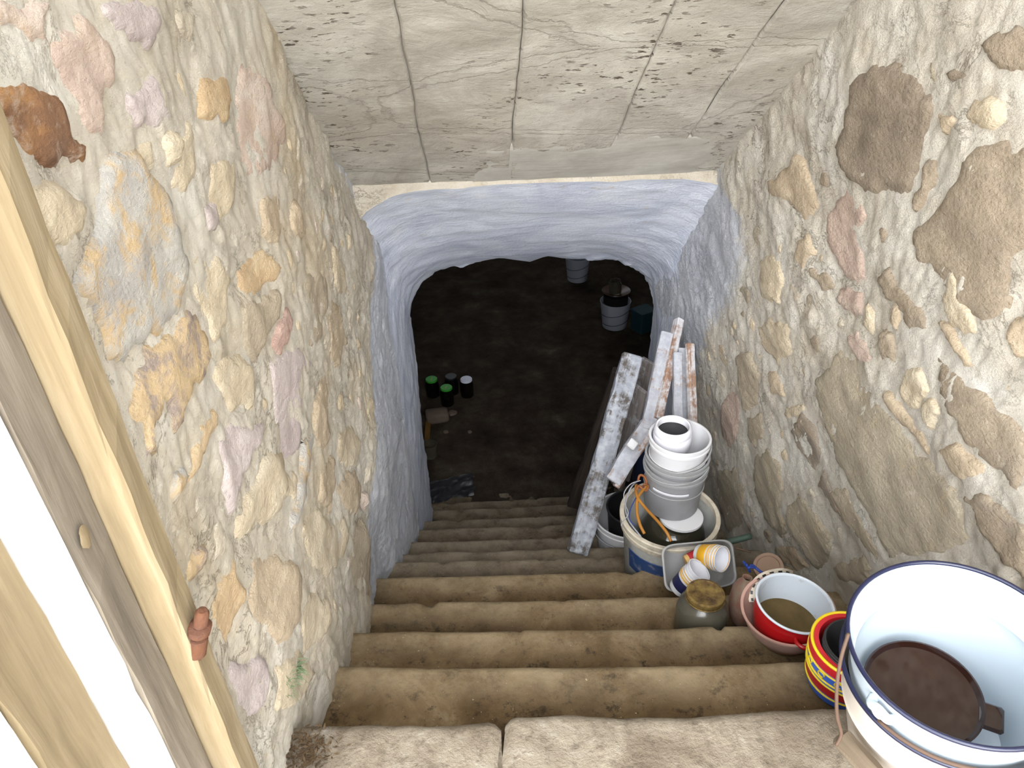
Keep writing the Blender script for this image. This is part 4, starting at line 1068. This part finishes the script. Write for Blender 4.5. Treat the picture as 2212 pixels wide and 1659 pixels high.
# tower of pails on the flagon
def pail_at(name, pxb, zb_, H, R, r, mat, label, lean=(0, 0), group=None, cat='pail', th=0.003):
    b = onZ(*pxb, zb_); o, _ = axis_empty(name, b, np.array(b)+np.array([lean[0], lean[1], 1.0]))
    tag(o, label, cat, group); return o
g = 'pails stacked on the flagon'
T0 = np.array([0.597, 1.925, -1.780]); tl = (0.02, 0.0)
def tower(dz): return T0+np.array([tl[0]*dz, 0.0, dz])
def pail(dz, H, R, r, mat, label, rimmat=None, ribs=()):
    o, _ = axis_empty('plastic_pail', tower(dz), tower(dz+1.0)); tag(o, label, 'pail', g)
    lathe('body', bprof(R-0.003, r, H, 0.0025), mat, o, 56)
    lathe('rim', [(R-0.004, H-0.026), (R+0.001, H-0.025), (R+0.001, H-0.018), (R-0.002, H-0.016), (R-0.002, H-0.010), (R+0.002, H-0.008), (R+0.002, H), (R-0.004, H+0.001), (R-0.006, H-0.004)], rimmat or mat, o, 56)
    for z in ribs: torus('rib', r+(R-r)*z/H+0.0005, 0.0018, z, rimmat or mat, o, 56, 6)
    return o
p1 = pail(0.0, 0.180, 0.107, 0.093, 'plastic_milky', 'cloudy white pail at the bottom of the pail tower', 'plastic_clear', (0.100,))
al = azim(tower(0.1), 1445, 1052, -1.66)
lathe('label_strip', [(0.1020, 0.116), (0.1042, 0.117), (0.1052, 0.124), (0.1030, 0.125)], 'plastic_white_clean', p1, 20, al-0.45, al+0.75)
p2 = pail(0.088, 0.132, 0.106, 0.090, 'plastic_milky', 'cloudy white pail second from the bottom of the pail tower', 'plastic_clear', (0.05,))
torus('bail', 0.108, 0.0030, 0.100, 'plastic_clear', p2, 50, 6, 0.022, al-1.9, al+1.6)
p3 = pail(0.143, 0.150, 0.100, 0.088, 'plastic_white', 'white pail with a round jar in its mouth, top of the pail tower', 'plastic_white', (0.075, 0.060))
torus('bail', 0.104, 0.0034, 0.098, 'plastic_clear', p3, 50, 6, 0.030, al-0.2, al+2.2)
tj = np.array([0.583, 1.945, -1.4576]); tj0 = tj-np.array([0, 0, 0.085])
tjar, _ = axis_empty('plastic_jar', tj0, tj); tag(tjar, 'glossy white round jar without lid sitting in the top pail of the tower', 'jar')
lathe('body', [(0, 0), (0.056, 0), (0.063, 0.010), (0.064, 0.050), (0.061, 0.056), (0.0625, 0.060), (0.0625, 0.070), (0.058, 0.084), (0.055, 0.086), (0.051, 0.083), (0.050, 0.060), (0.040, 0.054)], 'plastic_white_clean', tjar, 56)
lathe('dark_content', [(0, 0.060), (0.048, 0.060), (0.050, 0.062)], 'plastic_black', tjar, 40)  # flat black disc across the inside of the jar

# small white bucket with a black pot, one step down
sc_ = np.array([0.530, 2.265, -2.144]); sbk, _ = axis_empty('plastic_bucket', np.array([0.530, 2.265, ZS[7]+0.003]), sc_)
hs = float(sc_[2]-ZS[7]-0.003)
tag(sbk, 'white bucket with a black pot inside, just below the big grey bucket', 'bucket')
lathe('body', bprof(0.139, 0.118, hs-0.002, 0.003), 'plastic_white', sbk, 60)
lathe('rim', [(0.137, hs-0.033), (0.143, hs-0.032), (0.144, hs-0.024), (0.141, hs-0.021), (0.144, hs-0.002), (0.139, hs+0.001), (0.135, hs-0.002)], 'plastic_white', sbk, 60)
a_s = azim(sc_, 1285, 1130, -2.17)
torus('bail', 0.146, 0.0024, hs-0.045, 'wire_grey', sbk, 40, 6, 0.02, a_s-0.3, a_s+0.9)
bpo, _ = axis_empty('black_pot', sc_+np.array([0.018, 0.010, -0.165]), sc_+np.array([0.022, 0.012, 0.03])); tag(bpo, 'black plastic flower pot standing in the white bucket', 'pot')
lathe('body', bprof(0.108, 0.090, 0.190, 0.003), 'plastic_black', bpo, 48)
torus('rim', 0.1085, 0.0048, 0.188, 'plastic_black', bpo, 56, 8)

# ------------------------------------------------------------------ leaning timber
bm = bar('timber_beam', onZ(1248, 1195, -2.195), onY(1366, 766, 2.55), 0.082, 0.050, 'beam_white', None, None, 0.006, 0.005, 2, 30)
tag(bm, 'long timber beam with flaking white paint leaning from the steps', 'beam')
bd = bar('timber_beam', onZ(1238, 1092, -2.58), onY(1338, 800, 2.80), 0.060, 0.05, 'wood_dark', None, None, 0.004, 0.004, 7)
tag(bd, 'dark unpainted beam leaning behind the flaking white beam', 'beam')
gb = bar('grey_board', onZ(1333, 1052, -2.36), onY(1384, 838, 2.62), 0.075, 0.018, 'board_grey', None, (-0.75, -0.55, 0.35), 0.004, 0.003, 11)
tag(gb, 'broad weathered grey board between the white beam and the old sash', 'board')
gb2 = bar('grey_board', onZ(1345, 1030, -2.40), onY(1404, 780, 2.80), 0.09, 0.016, 'board_grey', None, (-0.75, -0.55, 0.35), 0.004, 0.003, 12)
tag(gb2, 'pale grey board standing furthest back against the white jamb', 'board')
sash = empty('salvaged_window_bars', (0, 0, 0)); tag(sash, 'old window sash of white painted bars with bare edges leaning on the jamb', 'window sash')
A0, A1 = onY(1398, 930, 2.22), onY(1441, 720, 2.52)
B0, B1 = onY(1420, 905, 2.24), onY(1467, 690, 2.56)
bar('stile', A0, A1, 0.052, 0.035, 'frame_white', sash, None, 0.003, 0.003, 21)
bar('stile', B0, B1, 0.036, 0.030, 'frame_bare', sash, (-0.9, -0.3, 0.3), 0.003, 0.003, 23)
bar('rail', onY(1322, 1040, 2.10), onY(1402, 915, 2.24), 0.062, 0.036, 'frame_white', sash, None, 0.004, 0.003, 25)
bar('rail_edge', onY(1330, 1052, 2.09), onY(1412, 925, 2.225), 0.022, 0.03, 'frame_bare', sash, None, 0.003, 0.003, 26)
bar('block', onY(1359, 968, 2.12), onY(1371, 952, 2.14), 0.034, 0.03, 'plastic_white', sash, None, 0.002, 0.004, 27, 2)
case = empty('salvaged_casement', (0, 0, 0)); tag(case, 'narrow casement frame with a brown edge standing against the rubble wall behind the pails', 'window frame')
bar('stile', onY(1464, 925, 2.20), onY(1463, 762, 2.42), 0.034, 0.03, 'frame_white', case, None, 0.002, 0.003, 31)
bar('board', onY(1480, 925, 2.24), onY(1479, 752, 2.46), 0.052, 0.012, 'frame_white', case, None, 0.002, 0.002, 33)
bar('edge', onY(1497, 925, 2.20), onY(1490, 742, 2.43), 0.024, 0.03, 'frame_bare', case, (-0.9, -0.3, 0.3), 0.002, 0.003, 35)
tk = pail_at('filler_shape', (1402, 1040), ZS[8]+0.004, 0.4, 0.1, 0.1, '', 'added dark blue shape hidden behind the orange cable and leaning sash', cat='filler_shape')  # made-up shape standing in for the dark blue area behind the boards
lathe('body', [(0, 0), (0.075, 0), (0.085, 0.01), (0.085, 0.27), (0.07, 0.31), (0.03, 0.325), (0.03, 0.345), (0, 0.345)], 'filler_blue', tk, 40)
pg = empty('pipe', tuple(onZ(1560, 1172, -1.95))); tag(pg, 'short dark green pipe lying at the foot of the wall behind the tray', 'pipe')
wtube('tube', [D(1540, 1178, 2.42), D(1580, 1169, 2.42), D(1622, 1158, 2.42)], 0.0105, 'pipe_green', pg, 12, 3)
sk = empty('twig', tuple(onZ(1600, 1188, -1.95))); tag(sk, 'pale dry twig lying on the step next to the green pipe', 'twig')
wtube('stem', [D(1588, 1183, 2.3), D(1605, 1188, 2.3), D(1622, 1193, 2.3)], 0.003, 'wire_tan', sk, 6, 3)

# ------------------------------------------------------------------ down in the cellar
def cellar_pail(pxb, label, R=0.135, H=0.25, lid=False):
    b = onZ(*pxb, CZF+0.004); o = empty('metal_pail', tuple(b)); tag(o, label, 'pail', 'grey pails in the cellar')
    lathe('body', bprof(R, R*0.80, H, 0.003), 'pail_grey', o, 44)
    torus('rim', R, 0.004, H, 'pail_grey', o, 48, 8)
    for z, w in ((0.17, 0.03), (0.07, 0.02)):
        torus('bail' if z > 0.1 else 'seam', R*(0.8+0.2*z/H)+0.003, 0.003, z, 'pail_line', o, 40, 6, w, math.pi+0.3, 2*math.pi-0.4)
    return o, b
o, b = cellar_pail((1327, 703), 'grey pail holding a black pot near the right jamb of the arch')
cp, _ = axis_empty('black_pot', np.array(b)+np.array([0, 0, 0.05]), np.array(b)+np.array([0.0, 0, 0.32])); tag(cp, 'black pot standing in the near grey cellar pail', 'pot')
lathe('body', bprof(0.112, 0.098, 0.265, 0.004), 'plastic_black', cp, 40)
torus('handle', 0.128, 0.006, 0.22, 'plastic_black', cp, 30, 7, 0.02, math.pi+0.25, math.pi+1.1)
bwl, _ = axis_empty('brown_bowl', np.array(b)+np.array([0.0, 0.0, 0.316]), np.array(b)+np.array([0, 0, 1.0])); tag(bwl, 'brown glazed bowl resting on the black pot in the cellar', 'bowl')
lathe('body', [(0, 0.002), (0.05, 0), (0.10, 0.020), (0.128, 0.034), (0.126, 0.038), (0.095, 0.027), (0.05, 0.008), (0, 0.008)], 'bowl_brown', bwl, 44)
cj, _ = axis_empty('glass_jar', np.array(b)+np.array([-0.01, 0.0, 0.330]), np.array(b)+np.array([-0.01, 0, 1.0])); tag(cj, 'small glass jar standing in the brown bowl in the cellar', 'jar')
lathe('body', [(0, 0), (0.052, 0), (0.056, 0.01), (0.056, 0.09), (0.046, 0.105), (0.046, 0.12), (0.043, 0.12), (0.043, 0.10), (0.053, 0.088), (0.053, 0.01), (0, 0.006)], 'glass_dusty', cj, 36)
cellar_pail((1247, 603), 'grey pail half hidden by the arch, deepest in the cellar', 0.125, 0.25)
tb_ = onZ(1388, 712, CZF); tcr = empty('storage_crate', tuple(tb_)); tcr.rotation_euler = (0, 0, 0.5); tag(tcr, 'dark teal plastic crate beside the right jamb in the cellar', 'crate')
V, Fc = box_geo(0.17, 0.15, 0.19, 0.01, 1); mk('body', V, Fc, 'crate_teal', tcr, False)
V, Fc = box_geo(0.19, 0.17, 0.02, 0.006, 1); q = mk('rim', V, Fc, 'crate_teal', tcr, False); q.location = (0, 0, 0.185)
def cellar_jar(px, lidmat, label, H=0.155, R=0.052, tall=1.0):
    top = onZ(*px, CZF+H); o = empty('lidded_jar', (float(top[0]), float(top[1]), CZF+0.004)); tag(o, label, 'jar', 'lidded jars on the cellar floor')
    lathe('body', [(0, 0), (R-0.004, 0), (R, 0.006), (R, H*0.70), (R*0.80, H*0.86), (R*0.78, H*0.93), (0, H*0.93)], 'jar_dark', o, 40)
    l = lathe('lid', [(0, H), (R*0.84, H), (R*0.88, H-0.003), (R*0.88, H-0.016), (R*0.78, H-0.017)], lidmat, o, 40)
    if lidmat == 'lid_green': tube('lid_mark', [(-0.004, -0.018, H+0.001), (0.0, 0.0, H+0.0012), (0.006, 0.016, H+0.001)], 0.002, 'lid_mark', l, 5, 2)
    return o
cellar_jar((932, 819), 'lid_green', 'dark jar with a green lid, closest to the white jamb')
cellar_jar((964, 837), 'lid_green', 'dark jar with a green lid, in front of the black lidded one')
cellar_jar((1007, 819), 'lid_white', 'dark jar with a pale white lid on the cellar floor')
cellar_jar((974, 813), 'plastic_black', 'dark jar with a black lid behind the green lidded jars')
bp_ = onZ(945, 908, CZF); br = empty('stone_block', tuple(bp_)); br.rotation_euler = (0, 0, 0.15); tag(br, 'pale brick sized stone block on the cellar floor by the jars', 'block')
V, Fc = box_geo(0.17, 0.11, 0.085, 0.014, 4, 0.006, 4); mk('body', V, Fc, 'brick_pale', br)
ob = bar('ochre_board', onZ(921, 965, CZF+0.02), onZ(926, 905, CZF+0.02), 0.04, 0.02, 'wood_ochre', None, (0, 0, 1)); tag(ob, 'narrow ochre board lying along the jamb under the stone block', 'board')
gj2 = empty('glass_jar', tuple(onZ(931, 985, CZF+0.004))); tag(gj2, 'clear dusty glass tumbler by the jamb on the cellar floor', 'jar')
lathe('body', [(0, 0), (0.045, 0), (0.048, 0.01), (0.052, 0.11), (0.049, 0.11), (0.045, 0.012), (0, 0.008)], 'glass_dusty', gj2, 36)
# crumpled film and stones on the floor
cen = onZ(968, 1058, CZF); V = []; n1, n2 = 26, 16
for i in range(n1):
    for j in range(n2):
        u, v = i/(n1-1)-0.5, j/(n2-1)-0.5
        V.append((u*0.34+0.02*fr(u*5, v*5, 1, 2), v*0.22+u*0.08, 0.022+0.03*fr(u*4, v*4, 2.0, 3)-0.03*abs(v)))
fl = mk('plastic_film', V, grid_faces(n1, n2), 'film_grey', None, True); fl.location = tuple(cen); tag(fl, 'crumpled grey plastic film on the floor at the foot of the steps', 'film')
for k, (px, r, w) in enumerate((((978, 896), 0.035, 'between the stone block and the steps'), ((963, 935), 0.020, 'in front of the stone block'), ((1015, 935), 0.018, 'further from the jamb'))):
    V = []; pr_ = [(0.02, 0), (0.8, 0.15), (1.0, 0.45), (0.7, 0.8), (0.02, 0.95)]
    for rr, z in pr_:
        for j in range(9):
            a = j*2*math.pi/9; q = 1+0.35*noise.noise(Vector((math.cos(a)*2+k*5, math.sin(a)*2, z*2)))
            V.append((r*rr*q*math.cos(a), r*rr*q*math.sin(a), r*z))
    st = mk('floor_stone', V, grid_faces(5, 9, True), 'brick_pale', None, False); st.location = tuple(onZ(*px, CZF)); tag(st, 'small loose stone on the cellar floor '+w, 'stone', 'loose stones on the cellar floor')

# ------------------------------------------------------------------ dry leaves and moss at the threshold corner
rnd = random.Random(5); V = []; Fc = []
for k in range(420):
    px, py = rnd.gauss(662, 26), rnd.gauss(1622, 28)
    p = onZ(px, py, ZS[0]+0.006+rnd.random()*0.006); a = rnd.random()*6.28; L = rnd.uniform(0.002, 0.007); w = L*rnd.uniform(0.15, 0.5)
    d = np.array([math.cos(a), math.sin(a), rnd.uniform(-0.4, 0.5)]); e = np.array([-math.sin(a), math.cos(a), rnd.uniform(-0.3, 0.3)]); i = len(V)
    V += [p-d*L, p+e*w, p+d*L, p-e*w]; Fc.append((i, i+1, i+2, i+3))
lv = mk('leaf_litter', V, Fc, 'dry_leaf', None, False); tag(lv, 'crumbled dry leaves gathered in the corner of the threshold', 'leaf litter', kind='stuff')
for (cx_, cy_, nbl, lab) in ((632, 1448, 46, 'small tuft of pale grass growing from the wall above the threshold'), (612, 1478, 30, 'thin grass sprig low on the wall just above the leaf litter')):
    V = []; Fc = []; base = np.array(onL(cx_, cy_))+np.array([0.008, 0, 0])
    for k in range(nbl):
        d = np.array([rnd.uniform(0.2, 1), rnd.gauss(0, 0.6), rnd.gauss(-0.1, 0.6)]); d /= np.linalg.norm(d); L = rnd.uniform(0.012, 0.030)
        s_ = np.array([0, 0.0007, 0.0005]); b_ = base+np.array([0, rnd.gauss(0, 0.008), rnd.gauss(0, 0.012)]); i = len(V)
        V += [b_-s_, b_+s_, b_+d*L*0.6+s_*0.7, b_+d*L*0.6-s_*0.7, b_+d*L+np.array([0, 0, -L*0.25])]; Fc += [(i, i+1, i+2, i+3), (i+3, i+2, i+4)]
    gt = mk('grass_tuft', V, Fc, 'grass_green', None, False); tag(gt, lab, 'grass')
